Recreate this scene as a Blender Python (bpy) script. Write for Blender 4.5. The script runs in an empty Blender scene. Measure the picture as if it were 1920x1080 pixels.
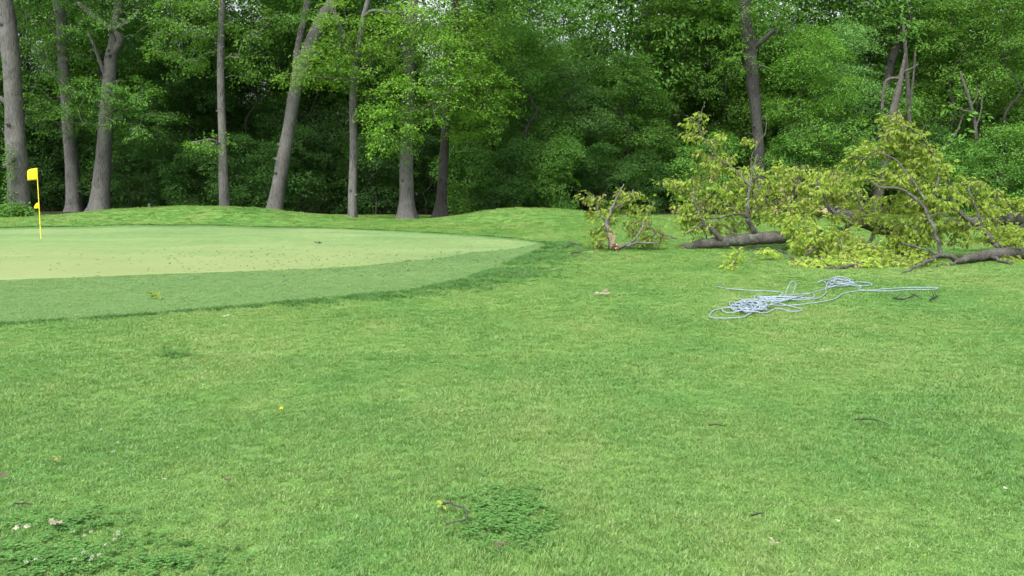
import bpy, math, random
import numpy as np
from mathutils import Vector, Matrix

random.seed(11)
RNG = np.random.default_rng(11)
scene = bpy.context.scene
COL = scene.collection

# ------------------------------------------------------------------ camera
EYE = 1.6
FPX = 1600.0
PITCH = math.atan(192 / FPX)
cam_data = bpy.data.cameras.new('camera')
cam_data.sensor_width = 36.0
cam_data.lens = 36.0 * FPX / 1920.0
cam_data.clip_start = 0.05
cam_data.clip_end = 2000.0
cam = bpy.data.objects.new('camera', cam_data)
COL.objects.link(cam)
cam.location = (0, 0, EYE)
cam.rotation_euler = (math.pi / 2 - PITCH, 0, 0)
scene.camera = cam

# ------------------------------------------------------------------ sky, sun, exposure
SUN_EL, SUN_AZ = math.radians(56), math.radians(205)     # azimuth from +Y clockwise: behind the camera, a little left
world = bpy.data.worlds.new('World')
scene.world = world
world.use_nodes = True
wn, wl = world.node_tree.nodes, world.node_tree.links
wn.clear()
sky = wn.new('ShaderNodeTexSky')
sky.sky_type = 'NISHITA'
sky.sun_disc = False
sky.sun_elevation = SUN_EL
sky.sun_rotation = SUN_AZ
sky.air_density = 1.0
sky.dust_density = 6.0
sky.ozone_density = 1.0
hs = wn.new('ShaderNodeHueSaturation')
hs.inputs['Saturation'].default_value = 0.28          # thin bright overcast
bg = wn.new('ShaderNodeBackground')
bg.inputs['Strength'].default_value = 0.15
wo = wn.new('ShaderNodeOutputWorld')
wl.new(sky.outputs[0], hs.inputs['Color'])
wl.new(hs.outputs[0], bg.inputs['Color'])
wl.new(bg.outputs[0], wo.inputs['Surface'])

sun_data = bpy.data.lights.new('sun', 'SUN')
sun_data.energy = 1.5
sun_data.angle = math.radians(22)
sun_data.color = (1.0, 0.965, 0.9)
sun = bpy.data.objects.new('sun', sun_data)
COL.objects.link(sun)
sd = Vector((math.sin(SUN_AZ) * math.cos(SUN_EL), math.cos(SUN_AZ) * math.cos(SUN_EL), math.sin(SUN_EL)))
sun.rotation_euler = sd.to_track_quat('Z', 'Y').to_euler()
sun.location = sd * 60

scene.view_settings.view_transform = 'Standard'
scene.view_settings.look = 'None'
scene.view_settings.exposure = 1.48
scene.view_settings.gamma = 1.0
scene.view_settings.use_curve_mapping = False
scene.render.engine = 'CYCLES'
scene.cycles.max_bounces = 6
scene.cycles.diffuse_bounces = 4
scene.cycles.glossy_bounces = 2
scene.cycles.transmission_bounces = 4
scene.cycles.use_denoising = True

# ------------------------------------------------------------------ helpers
CP, SP = math.cos(PITCH), math.sin(PITCH)

def at(px, py, Y):
    """world point at depth Y seen at photo pixel (px, py)"""
    u, v = (px - 960) / FPX, (540 - py) / FPX
    t = Y / (CP + v * SP)
    return np.array([u * t, Y, EYE + t * (-SP + v * CP)])

def gz(x, y):
    x, y = np.asarray(x, float), np.asarray(y, float)
    s1 = np.where(x < -13.4, 5.2, 3.7)
    m1 = 0.72 * np.exp(-((x + 13.4) / s1) ** 2 / 2 - ((y - 37.5) / 2.3) ** 2 / 2)
    s2 = np.where(x < 0.6, 2.5, 3.6)
    m2 = 0.64 * np.exp(-((x - 0.6) / s2) ** 2 / 2 - ((y - 36.5) / 2.3) ** 2 / 2)
    w = 0.02 * np.sin(x * 0.7 + 1.3) * np.sin(y * 0.55) + 0.012 * np.sin(x * 1.9 + y * 1.1)
    return m1 + m2 + w * np.clip((np.hypot(x, y) - 6) / 8, 0, 1)

def ground(px, py, lift=0.0):
    """photo pixel -> point on the terrain"""
    u, v = (px - 960) / FPX, (540 - py) / FPX
    d = np.array([u, CP + v * SP, -SP + v * CP])
    o = np.array([0, 0, EYE])
    tt = np.concatenate([np.arange(1.5, 60, 0.05), np.arange(60, 400, 2.0)])
    q = o + tt[:, None] * d
    below = np.nonzero(q[:, 2] < gz(q[:, 0], q[:, 1]))[0]
    k = below[0] if len(below) else len(tt) - 1
    lo, hi = tt[max(0, k - 1)], tt[k]
    for _ in range(14):
        t = 0.5 * (lo + hi); p = o + d * t
        if p[2] < float(gz(p[0], p[1])): hi = t
        else: lo = t
    p = o + d * t
    p[2] = float(gz(p[0], p[1])) + lift
    return p

def nrm(a):
    a = np.asarray(a, float)
    return a / np.maximum(np.linalg.norm(a, axis=-1, keepdims=True), 1e-9)

class MB:
    """collects arrays of verts and faces, with a material slot for each face"""
    def __init__(self):
        self.v, self.f, self.n, self.m = [], [], [], []
        self.c = 0
    def add(self, verts, faces, mat=0):
        verts = np.asarray(verts, np.float32).reshape(-1, 3)
        self.v.append(verts)
        if isinstance(faces, np.ndarray):
            self.f.append((faces + self.c).ravel().astype(np.int32))
            self.n.append(np.full(len(faces), faces.shape[1], np.int32))
            self.m.append(np.full(len(faces), mat, np.int32))
        else:
            for q in faces:
                self.f.append(np.asarray(q, np.int32) + self.c)
                self.n.append(np.array([len(q)], np.int32))
                self.m.append(np.array([mat], np.int32))
        self.c += len(verts)
    def mesh(self, name, mats, smooth=True):
        me = bpy.data.meshes.new(name)
        v = np.concatenate(self.v)
        f = np.concatenate(self.f)
        n = np.concatenate(self.n)
        me.vertices.add(len(v))
        me.vertices.foreach_set('co', v.ravel())
        me.loops.add(len(f))
        me.loops.foreach_set('vertex_index', f)
        me.polygons.add(len(n))
        me.polygons.foreach_set('loop_start', np.concatenate([[0], np.cumsum(n)[:-1]]).astype(np.int32))
        me.polygons.foreach_set('material_index', np.concatenate(self.m))
        me.polygons.foreach_set('use_smooth', np.full(len(n), smooth))
        me.update(calc_edges=True)
        for m in (mats if isinstance(mats, (list, tuple)) else [mats]):
            me.materials.append(m)
        return me

def link(name, me, parent=None, kind=None, label=None, cat=None, group=None):
    o = bpy.data.objects.new(name, me)
    COL.objects.link(o)
    if parent is not None:
        o.parent = parent
    if kind: o['kind'] = kind
    if label: o['label'] = label
    if cat: o['category'] = cat
    if group: o['group'] = group
    return o

def thing(name, label, cat, loc=(0, 0, 0), group=None):
    o = link(name, None, None, None, label, cat, group)
    o.location = [float(c) for c in loc]
    return o

def catmull(P, k=6):
    P = np.asarray(P, float)
    if len(P) < 3:
        t = np.linspace(0, 1, k + 1)[:, None]
        return P[0] * (1 - t) + P[1] * t
    Q = np.vstack([2 * P[0] - P[1], P, 2 * P[-1] - P[-2]])
    out = []
    for i in range(1, len(Q) - 2):
        p0, p1, p2, p3 = Q[i - 1], Q[i], Q[i + 1], Q[i + 2]
        for s in range(k):
            t = s / k
            out.append(0.5 * (2 * p1 + (p2 - p0) * t + (2 * p0 - 5 * p1 + 4 * p2 - p3) * t * t + (3 * p1 - p0 - 3 * p2 + p3) * t ** 3))
    out.append(P[-1])
    return np.array(out)

def tube(mb, P, R, sides=6, mat=0, cap=True, wob=0.0, flare=0.0, seed=0):
    P = np.asarray(P, float); R = np.broadcast_to(np.asarray(R, float), (len(P),))
    T = nrm(np.gradient(P, axis=0))
    ref = np.array([0.31, 0.9, 0.29]) if abs(T[0][1]) < 0.8 else np.array([0.9, 0.1, 0.4])
    a = np.linspace(0, 2 * np.pi, sides, endpoint=False)
    rs = np.random.default_rng(seed)
    ph = rs.uniform(0, 6.28, 6)
    rings = []
    U = nrm(np.cross(T[0], ref))
    dist = np.concatenate([[0], np.cumsum(np.linalg.norm(np.diff(P, axis=0), axis=1))])
    for i in range(len(P)):
        U = nrm(U - T[i] * np.dot(U, T[i]))
        V = np.cross(T[i], U)
        r = np.full(sides, R[i])
        if wob:
            r = r * (1 + wob * (np.sin(2 * a + ph[0] + dist[i] * 0.9) * 0.5 + np.sin(3 * a + ph[1] - dist[i] * 1.7) * 0.4
                                + np.sin(5 * a + ph[2] + dist[i] * 2.3) * 0.35) + rs.normal(0, wob * 0.25, sides))
        if flare:
            h = math.exp(-dist[i] / 0.42)
            r = r * (1 + flare * h * (0.75 + 0.45 * np.sin(5 * a + ph[3]) + 0.25 * np.sin(3 * a + ph[4])))
        rings.append(P[i] + np.outer(np.cos(a) * r, U) + np.outer(np.sin(a) * r, V))
    n = len(P)
    V_ = np.concatenate(rings)
    i, j = np.meshgrid(np.arange(n - 1), np.arange(sides), indexing='ij')
    j2 = (j + 1) % sides
    F = np.stack([i * sides + j, i * sides + j2, (i + 1) * sides + j2, (i + 1) * sides + j], -1).reshape(-1, 4)
    mb.add(V_, F, mat)
    if cap:
        mb.add(rings[0], [list(range(sides))[::-1]], mat)
        mb.add(rings[-1], [list(range(sides))], mat)

LEAF = {
    'diamond': (np.array([(0, 0, 0), (.45, -.5, .1), (1, 0, -.06), (.45, .5, .1)]), np.array([(0, 1, 2), (0, 2, 3)])),
    'lobed': (np.array([(0, 0, 0), (.2, .3, .05), (.33, .16, .02), (.55, .5, .04), (.66, .2, 0), (1, 0, -.16),
                        (.66, -.2, 0), (.55, -.5, .04), (.33, -.16, .02), (.2, -.3, .05)]),
              np.array([(0, 5, 4), (0, 4, 2), (0, 2, 1), (2, 4, 3), (0, 6, 5), (0, 8, 6), (0, 9, 8), (8, 7, 6)])),
}

def leaves(mb, P, D, N, L, W, shape='diamond', mat=0):
    tv, tf = LEAF[shape]
    D = nrm(D)
    S = nrm(np.cross(D, N))
    N2 = np.cross(S, D)
    L = np.broadcast_to(L, (len(P),)); W = np.broadcast_to(W, (len(P),))
    V = (P[:, None, :] + D[:, None, :] * (tv[None, :, 0:1] * L[:, None, None]) + S[:, None, :] * (tv[None, :, 1:2] * W[:, None, None])
         + N2[:, None, :] * (tv[None, :, 2:3] * L[:, None, None]))
    k = len(tv)
    F = (tf[None] + (np.arange(len(P)) * k)[:, None, None]).reshape(-1, tf.shape[1])
    mb.add(V.reshape(-1, 3), F, mat)

def sprays(mb, C, O, R, n, L, rng, shape='diamond', flat=0.16, droop=0.25, tiltn=0.3, asp=0.62, mat=0):
    """one leafy spray of n leaves on each centre C, spread flat around it; O is the outward direction"""
    C = np.asarray(C, float); k = len(C)
    R = np.broadcast_to(R, (k,))
    pn = nrm(np.array([0, 0, 1.0]) + 0.35 * np.asarray(O) + rng.normal(0, 0.22, (k, 3)))
    e1 = nrm(np.cross(pn, rng.normal(0, 1, (k, 3))))
    e2 = np.cross(pn, e1)
    th = rng.uniform(0, 2 * np.pi, (k, n)); rr = np.sqrt(rng.uniform(0.02, 1, (k, n))) * R[:, None]
    rad = e1[:, None] * np.cos(th)[..., None] + e2[:, None] * np.sin(th)[..., None]
    P = C[:, None] + rad * rr[..., None] + pn[:, None] * (rng.normal(0, flat, (k, n)) * R[:, None])[..., None]
    P[..., 2] -= (rr ** 2 / R[:, None] * 0.3)
    D = rad * 0.8 + np.asarray(O)[:, None] * 0.5 + rng.normal(0, 0.45, (k, n, 3))
    D[..., 2] -= droop
    N = pn[:, None] + rng.normal(0, tiltn, (k, n, 3))
    P, D, N = P.reshape(-1, 3), D.reshape(-1, 3), N.reshape(-1, 3)
    LL = L * rng.uniform(0.65, 1.3, len(P))
    leaves(mb, P, D, N, LL, LL * asp, shape, mat)

def grow(skel, targets, step, rng, jit=0.12, up=0.35, tip=0.006, sag=0.0):
    """join every target to the nearest node of the growing skeleton; returns chains of points with radii"""
    nodes = [np.asarray(p, float) for p in skel]
    A = np.array(nodes)
    d0 = np.min(np.linalg.norm(np.asarray(targets)[:, None, :] - A[None], axis=2), axis=1)
    order = np.argsort(d0)
    cap = len(A) + 9 * len(d0) + 10
    buf = np.zeros((cap, 3)); buf[:len(A)] = A
    par = [-1] * len(A); cnt = len(A); base = len(A)
    chains = []
    for ti in order:
        t = np.asarray(targets[ti], float)
        X = buf[:cnt]
        d = np.linalg.norm(X - t, axis=1) + up * np.maximum(0, X[:, 2] - t[2] + 0.1)
        j = int(np.argmin(d)); p = X[j].copy()
        L = np.linalg.norm(t - p)
        k = max(1, min(8, int(math.ceil(L / step))))
        if cnt + k >= cap: break
        idx = [j]
        off = rng.normal(0, jit * L, 3)
        for s in range(1, k + 1):
            u = s / k
            q = p + (t - p) * u + off * math.sin(u * math.pi) * 0.6 + np.array([0, 0, 1]) * (L * 0.1 - sag * L) * math.sin(u * math.pi)
            if s < k: q = q + rng.normal(0, 0.03 * L, 3)
            buf[cnt] = q; par.append(idx[-1]); idx.append(cnt); cnt += 1
        chains.append(idx)
    w = np.zeros(cnt)
    for c in range(cnt - 1, base - 1, -1):
        if w[c] == 0: w[c] = tip ** 2.2
        w[par[c]] += w[c]
    rad = np.power(np.maximum(w, 1e-12), 1 / 2.2)
    return [(buf[c], rad[c]) for c in chains], [(buf[c[-1]], nrm(buf[c[-1]] - buf[c[-2]])) for c in chains]

def chain_tubes(mb, chains, rmax, sides=4, mat=0):
    for P, R in chains:
        R = np.minimum(R, rmax).copy()
        R[0] = min(R[0], R[1] * 1.15)
        if len(P) < 2: continue
        tube(mb, P, R, sides, mat, cap=False)

# ------------------------------------------------------------------ materials
def new_mat(name):
    m = bpy.data.materials.new(name); m.use_nodes = True
    nt = m.node_tree; nt.nodes.clear()
    out = nt.nodes.new('ShaderNodeOutputMaterial')
    return m, nt, out

def N(nt, t, **kw):
    n = nt.nodes.new(t)
    for k, v in kw.items():
        if k in n.inputs: n.inputs[k].default_value = v
        else: setattr(n, k, v)
    return n

def ramp(nt, fac, stops):
    r = nt.nodes.new('ShaderNodeValToRGB')
    el = r.color_ramp.elements
    el[0].position, el[0].color = stops[0][0], (*stops[0][1], 1)
    el[1].position, el[1].color = stops[-1][0], (*stops[-1][1], 1)
    for p, c in stops[1:-1]:
        e = el.new(p); e.color = (*c, 1)
    nt.links.new(fac, r.inputs['Fac'])
    return r.outputs['Color']

def mix(nt, fac, a, b, blend='MIX'):
    m = nt.nodes.new('ShaderNodeMix'); m.data_type = 'RGBA'; m.blend_type = blend
    for s, v in ((m.inputs[0], fac), (m.inputs[6], a), (m.inputs[7], b)):
        if hasattr(v, 'is_linked') or hasattr(v, 'links'): nt.links.new(v, s)
        elif isinstance(v, (int, float)): s.default_value = v
        else: s.default_value = (*v, 1)
    return m.outputs[2]

def noise(nt, vec, scale, detail=3, rough=0.55, dims=None):
    n = nt.nodes.new('ShaderNodeTexNoise')
    n.inputs['Scale'].default_value = scale; n.inputs['Detail'].default_value = detail; n.inputs['Roughness'].default_value = rough
    if vec is not None: nt.links.new(vec, n.inputs['Vector'])
    return n.outputs['Fac']

def math_(nt, op, a, b=0.0, clamp=False):
    n = nt.nodes.new('ShaderNodeMath'); n.operation = op; n.use_clamp = clamp
    for s, v in ((n.inputs[0], a), (n.inputs[1], b)):
        if isinstance(v, (int, float)): s.default_value = v
        else: nt.links.new(v, s)
    return n.outputs[0]

def maprange(nt, v, a, b, c=0.0, d=1.0):
    n = nt.nodes.new('ShaderNodeMapRange')
    n.inputs[1].default_value, n.inputs[2].default_value, n.inputs[3].default_value, n.inputs[4].default_value = a, b, c, d
    nt.links.new(v, n.inputs[0])
    return n.outputs[0]

def scalevec(nt, vec, s):
    n = nt.nodes.new('ShaderNodeMapping'); n.inputs['Scale'].default_value = s
    nt.links.new(vec, n.inputs['Vector'])
    return n.outputs['Vector']

def leaf_shader(nt, out, col, transl=0.35, rough=0.5, spec=0.35, tcol=1.25):
    p = N(nt, 'ShaderNodeBsdfPrincipled', Roughness=rough)
    p.inputs['Specular IOR Level'].default_value = spec
    nt.links.new(col, p.inputs['Base Color'])
    t = nt.nodes.new('ShaderNodeBsdfTranslucent')
    nt.links.new(mix(nt, 1.0, col, (tcol, tcol * 1.05, tcol * 0.6), 'MULTIPLY'), t.inputs['Color'])
    m = nt.nodes.new('ShaderNodeMixShader'); m.inputs[0].default_value = transl
    nt.links.new(p.outputs[0], m.inputs[1]); nt.links.new(t.outputs[0], m.inputs[2])
    nt.links.new(m.outputs[0], out.inputs['Surface'])

def leaf_mat(name, a, b, c, transl=0.35, clump=0.6, rough=0.6, spec=0.2):
    m, nt, out = new_mat(name)
    g = nt.nodes.new('ShaderNodeNewGeometry')
    oi = nt.nodes.new('ShaderNodeObjectInfo')
    rnd = g.outputs['Random Per Island']
    nz = noise(nt, g.outputs['Position'], clump, 2)
    f = math_(nt, 'ADD', math_(nt, 'MULTIPLY', rnd, 0.5), math_(nt, 'MULTIPLY', math_(nt, 'SUBTRACT', nz, 0.25), 1.0), True)
    col = ramp(nt, f, [(0.0, a), (0.5, b), (1.0, c)])
    tv = maprange(nt, oi.outputs['Random'], 0, 1, 0.8, 1.2)
    hsv = nt.nodes.new('ShaderNodeHueSaturation')
    nt.links.new(tv, hsv.inputs['Value']); nt.links.new(col, hsv.inputs['Color'])
    leaf_shader(nt, out, hsv.outputs[0], transl, rough, spec)
    return m

M = {}
M['leaf_shaded'] = leaf_mat('shade_leaf', (.024, .072, .013), (.038, .106, .018), (.062, .148, .027))  # darker copy of the wood leaf, with deep understory shade put into its colour
M['leaf_mid'] = leaf_mat('wood_leaf', (.05, .138, .02), (.076, .19, .027), (.112, .238, .038))
M['leaf_front'] = leaf_mat('front_leaf', (.06, .155, .02), (.09, .205, .027), (.13, .25, .037), 0.42)
M['leaf_pale'] = leaf_mat('pale_leaf', (.065, .165, .04), (.1, .22, .055), (.15, .275, .085))
M['leaf_bright'] = leaf_mat('bright_leaf', (.075, .18, .02), (.115, .24, .028), (.165, .29, .04), 0.45)
M['leaf_fallen'] = leaf_mat('fallen_leaf', (.17, .26, .036), (.25, .35, .052), (.35, .435, .09), 0.5, 2.2)
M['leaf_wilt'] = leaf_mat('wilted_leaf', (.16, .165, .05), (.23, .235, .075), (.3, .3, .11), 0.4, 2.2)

def bark_mat(name, dark, pale_tone, scale=1.0, lichen=None):  # dark and pale bark tones, mixed by grain noise
    m, nt, out = new_mat(name)
    g = nt.nodes.new('ShaderNodeNewGeometry')
    pos = g.outputs['Position']
    st = noise(nt, scalevec(nt, pos, (9 * scale, 9 * scale, 1.3 * scale)), 3.0, 6, 0.65)
    big = noise(nt, pos, 1.3 * scale, 4)
    f = math_(nt, 'ADD', math_(nt, 'MULTIPLY', st, 0.75), math_(nt, 'MULTIPLY', big, 0.35), True)
    col = ramp(nt, f, [(0.38, tuple(c_ * 0.6 for c_ in dark)), (0.55, tuple((p_ + q_) / 2 for p_, q_ in zip(dark, pale_tone))), (0.72, pale_tone)])
    if lichen:
        lm = maprange(nt, noise(nt, pos, 3.0 * scale, 5, 0.7), 0.52, 0.62)
        col = mix(nt, lm, col, lichen)
    p = N(nt, 'ShaderNodeBsdfPrincipled', Roughness=0.92)
    p.inputs['Specular IOR Level'].default_value = 0.2
    nt.links.new(col, p.inputs['Base Color'])
    b = N(nt, 'ShaderNodeBump', Strength=1.0, Distance=0.07)
    nt.links.new(st, b.inputs['Height']); nt.links.new(b.outputs[0], p.inputs['Normal'])
    nt.links.new(p.outputs[0], out.inputs['Surface'])
    return m

M['bark'] = bark_mat('grey_bark', (.05, .049, .046), (.16, .157, .15))
M['bark_dark'] = bark_mat('dark_bark', (.02, .0195, .018), (.066, .065, .061))
M['bark_fallen'] = bark_mat('fallen_bark', (.044, .041, .035), (.14, .133, .118), 2.0, (.12, .15, .12))
M['bark_log'] = bark_mat('shaggy_bark', (.045, .042, .037), (.15, .145, .135), 2.5)
M['deadwood'] = bark_mat('dead_wood', (.045, .041, .037), (.13, .122, .112), 1.6)
M['pale_stem'] = bark_mat('pale_stem', (.08, .074, .064), (.22, .21, .19), 2.0)
M['twig'] = bark_mat('twig_bark', (.055, .052, .046), (.17, .165, .152), 4.0)

def plain(name, col, rough=0.7, var=0.2, scale=20, spec=0.3):
    m, nt, out = new_mat(name)
    tc = nt.nodes.new('ShaderNodeTexCoord')
    n = noise(nt, tc.outputs['Object'], scale, 4)
    c = ramp(nt, n, [(0.25, tuple(x * (1 - var) for x in col)), (0.75, tuple(min(1, x * (1 + var)) for x in col))])
    p = N(nt, 'ShaderNodeBsdfPrincipled', Roughness=rough)
    p.inputs['Specular IOR Level'].default_value = spec
    nt.links.new(c, p.inputs['Base Color'])
    nt.links.new(p.outputs[0], out.inputs['Surface'])
    return m

M['yellow'] = plain('yellow_cloth', (.6, .53, .008), 0.6, 0.06, 6)
M['yellow_pole'] = plain('yellow_fibreglass', (.75, .6, .05), 0.4, 0.05, 6)
M['wood_pale'] = plain('split_wood', (.36, .3, .2), 0.8, 0.3, 25)
M['wood_red'] = plain('heart_wood', (.17, .085, .045), 0.85, 0.35, 25)
M['wood_orange'] = plain('sawn_wood', (.3, .17, .085), 0.8, 0.3, 25)
M['rope'] = plain('rope_fibre', (.17, .22, .255), 0.8, 0.45, 45)
M['white_petal'] = plain('clover_petal', (.33, .36, .28), 0.7, 0.15, 80)
M['dandelion'] = plain('dandelion_petal', (.8, .55, .01), 0.7, 0.15, 80)
M['dry_leaf'] = plain('dry_leaf', (.075, .06, .036), 0.8, 0.35, 30)
M['pale_chip'] = plain('pale_chip', (.2, .185, .125), 0.8, 0.25, 30)
M['stone'] = plain('weathered_stone', (.3, .27, .23), 0.9, 0.35, 8)
M['white_post'] = plain('white_post_paint', (.08, .085, .08), 0.6, 0.15, 8)

def turf_color(nt, pos):
    """rough-grass colour shared by the soil sheet and the blades: patches of several greens"""
    n1 = noise(nt, scalevec(nt, pos, (1, 0.7, 1)), 0.42, 5, 0.62)
    n2 = noise(nt, scalevec(nt, pos, (1, 0.6, 1)), 2.3, 4, 0.6)
    f = math_(nt, 'ADD', math_(nt, 'MULTIPLY', n1, 0.75), math_(nt, 'MULTIPLY', n2, 0.32))
    return ramp(nt, f, [(0.33, (.056, .158, .034)), (0.46, (.086, .194, .042)), (0.57, (.118, .218, .052)), (0.7, (.168, .24, .078))])

m, nt, out = new_mat('ground_turf')
g = nt.nodes.new('ShaderNodeNewGeometry'); pos = g.outputs['Position']
tc = turf_color(nt, pos)
fine = noise(nt, pos, 55, 3, 0.7)
tc = mix(nt, maprange(nt, fine, 0.3, 0.7, 0.0, 0.6), tc, (.035, .085, .014))
sep = nt.nodes.new('ShaderNodeSeparateXYZ'); nt.links.new(pos, sep.inputs[0])
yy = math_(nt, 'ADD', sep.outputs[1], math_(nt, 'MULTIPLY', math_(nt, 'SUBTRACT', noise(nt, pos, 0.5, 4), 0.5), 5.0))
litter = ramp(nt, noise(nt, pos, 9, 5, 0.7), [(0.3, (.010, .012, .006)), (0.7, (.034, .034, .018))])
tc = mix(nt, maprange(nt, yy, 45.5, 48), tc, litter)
p = N(nt, 'ShaderNodeBsdfPrincipled', Roughness=0.9); p.inputs['Specular IOR Level'].default_value = 0.15
nt.links.new(tc, p.inputs['Base Color'])
b = N(nt, 'ShaderNodeBump', Strength=0.6, Distance=0.03); nt.links.new(fine, b.inputs['Height']); nt.links.new(b.outputs[0], p.inputs['Normal'])
nt.links.new(p.outputs[0], out.inputs['Surface'])
M['ground'] = m

m, nt, out = new_mat('rough_grass_blade')
g = nt.nodes.new('ShaderNodeNewGeometry'); oi = nt.nodes.new('ShaderNodeObjectInfo')
c = turf_color(nt, g.outputs['Position'])
c = mix(nt, maprange(nt, g.outputs['Random Per Island'], 0.9, 1.0, 0, 0.75), c, (.3, .3, .12))
hsv = nt.nodes.new('ShaderNodeHueSaturation')
nt.links.new(maprange(nt, g.outputs['Random Per Island'], 0, 1, 0.8, 1.2), hsv.inputs['Value'])
nt.links.new(c, hsv.inputs['Color'])
leaf_shader(nt, out, hsv.outputs[0], 0.35, 0.45, 0.4, 1.2)
M['blade'] = m

def short_turf(name, a, b, c, dry):
    m, nt, out = new_mat(name)
    g = nt.nodes.new('ShaderNodeNewGeometry'); pos = g.outputs['Position']
    n1 = noise(nt, scalevec(nt, pos, (0.5, 1, 1)), 0.45, 5, 0.6)
    n2 = noise(nt, pos, 38, 4, 0.75)
    f = math_(nt, 'ADD', math_(nt, 'MULTIPLY', n1, 0.75), math_(nt, 'MULTIPLY', n2, 0.3))
    n3 = noise(nt, scalevec(nt, pos, (1.0, 0.35, 1)), 5.0, 6, 0.7)
    n4 = noise(nt, pos, 14.0, 5, 0.75)
    f = math_(nt, 'ADD', f, math_(nt, 'ADD', math_(nt, 'MULTIPLY', math_(nt, 'SUBTRACT', n3, 0.5), 0.75), math_(nt, 'MULTIPLY', math_(nt, 'SUBTRACT', n4, 0.5), 0.6)))
    col = ramp(nt, f, [(0.3, a), (0.52, b), (0.74, c)])
    sep = nt.nodes.new('ShaderNodeSeparateXYZ'); nt.links.new(pos, sep.inputs[0])
    if dry:
        # worn, drier turf round the hole and the near part of the green
        yv = math_(nt, 'ADD', sep.outputs[1], math_(nt, 'MULTIPLY', math_(nt, 'SUBTRACT', noise(nt, pos, 0.35, 3), 0.5), 7.0))
        dm = math_(nt, 'MULTIPLY', maprange(nt, yv, 25.0, 17.0, 0.0, 0.75), maprange(nt, sep.outputs[0], 1.5, -5.0, 0.15, 1.0))
        col = mix(nt, dm, col, dry)
    sp = noise(nt, pos, 120, 2, 0.8)
    col = mix(nt, maprange(nt, sp, 0.62, 0.75, 0, 0.35), col, (.24, .27, .12))
    p = N(nt, 'ShaderNodeBsdfPrincipled', Roughness=0.85); p.inputs['Specular IOR Level'].default_value = 0.2
    nt.links.new(col, p.inputs['Base Color'])
    b_ = N(nt, 'ShaderNodeBump', Strength=0.5, Distance=0.012); nt.links.new(n2, b_.inputs['Height']); nt.links.new(b_.outputs[0], p.inputs['Normal'])
    nt.links.new(p.outputs[0], out.inputs['Surface'])
    return m
M['green'] = short_turf('putting_turf', (.06, .124, .038), (.1, .166, .056), (.145, .2, .08), (.148, .182, .072))
M['fringe'] = short_turf('fringe_turf', (.045, .098, .029), (.064, .124, .038), (.085, .147, .049), None)

# ------------------------------------------------------------------ ground, green, fringe
def axis(lo, hi, a, b, fine, coarse):
    core = np.arange(a, b + 1e-6, fine)
    left = a - np.cumsum(np.geomspace(fine, coarse, 26)); left = left[left > lo]
    right = b + np.cumsum(np.geomspace(fine, coarse, 26)); right = right[right < hi]
    return np.concatenate([[lo], left[::-1], core, right, [hi]])
gx, gy = axis(-400, 400, -30, 30, 0.4, 40), axis(-60, 600, 0, 46, 0.3, 40)
X, Y = np.meshgrid(gx, gy)
V = np.stack([X, Y, gz(X, Y)], -1).reshape(-1, 3)
i, j = np.meshgrid(np.arange(len(gy) - 1), np.arange(len(gx) - 1), indexing='ij')
w_ = len(gx)
mb = MB(); mb.add(V, np.stack([i * w_ + j, i * w_ + j + 1, (i + 1) * w_ + j + 1, (i + 1) * w_ + j], -1).reshape(-1, 4))
link('ground', mb.mesh('ground', M['ground']), kind='structure')

def flat_ground(px, py):
    u, v = (px - 960) / FPX, (540 - py) / FPX
    t = EYE / (SP - v * CP)
    return (u * t, (CP + v * SP) * t)

def closed_curve(px_pts, k=14):
    P = np.array([ground(*q)[:2] for q in px_pts])
    n = len(P); out = []
    for i in range(n):
        p0, p1, p2, p3 = P[i - 1], P[i], P[(i + 1) % n], P[(i + 2) % n]
        for s in range(k):
            t = s / k
            out.append(0.5 * (2 * p1 + (p2 - p0) * t + (2 * p0 - 5 * p1 + 4 * p2 - p3) * t * t + (3 * p1 - p0 - 3 * p2 + p3) * t ** 3))
    return np.array(out)

OUTER = closed_curve([(1022, 459), (1002, 471), (950, 492), (890, 516), (820, 535), (700, 551), (600, 561), (480, 572), (350, 583), (200, 595),
                      (0, 607), (-300, 617), (-600, 600), (-800, 550), (-780, 490), (-520, 446), (-200, 429), (0, 428), (200, 424), (400, 423), (600, 428),
                      (700, 432), (800, 437), (900, 443), (975, 450)])
INNER = closed_curve([(1004, 458), (960, 468), (900, 473), (850, 481), (780, 490), (700, 498), (600, 505), (450, 511), (300, 516), (150, 522),
                      (0, 528), (-250, 538), (-480, 528), (-560, 490), (-440, 452), (-200, 434), (0, 432), (200, 428), (400, 427), (600, 431),
                      (700, 435), (800, 440), (900, 447), (970, 453)])

def sheet(name, curve, lift, mat, rings=70):
    c = np.array([-6.5, 19.5])
    n = len(curve); mb = MB(); vs = []
    for r in range(1, rings + 1):
        q = c + (curve - c) * (r / rings)
        if r == rings: q = q + np.random.default_rng(3).normal(0, 0.03, q.shape)
        vs.append(np.column_stack([q, gz(q[:, 0], q[:, 1]) + lift - (0.013 if r == rings else 0)]))
    vs = np.concatenate(vs)
    mid = np.array([[c[0], c[1], float(gz(*c)) + lift]])
    i, j = np.meshgrid(np.arange(rings - 1), np.arange(n), indexing='ij'); j2 = (j + 1) % n
    F = np.stack([i * n + j, (i + 1) * n + j, (i + 1) * n + j2, i * n + j2], -1).reshape(-1, 4)
    mb.add(vs, F)
    mb.add(np.concatenate([vs[:n], mid]), np.array([(q, (q + 1) % n, n) for q in range(n)]))
    return link(name, mb.mesh(name, mat), kind='structure')
sheet('fringe', OUTER, 0.02, M['fringe'])
sheet('putting_green', INNER, 0.034, M['green'])

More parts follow.
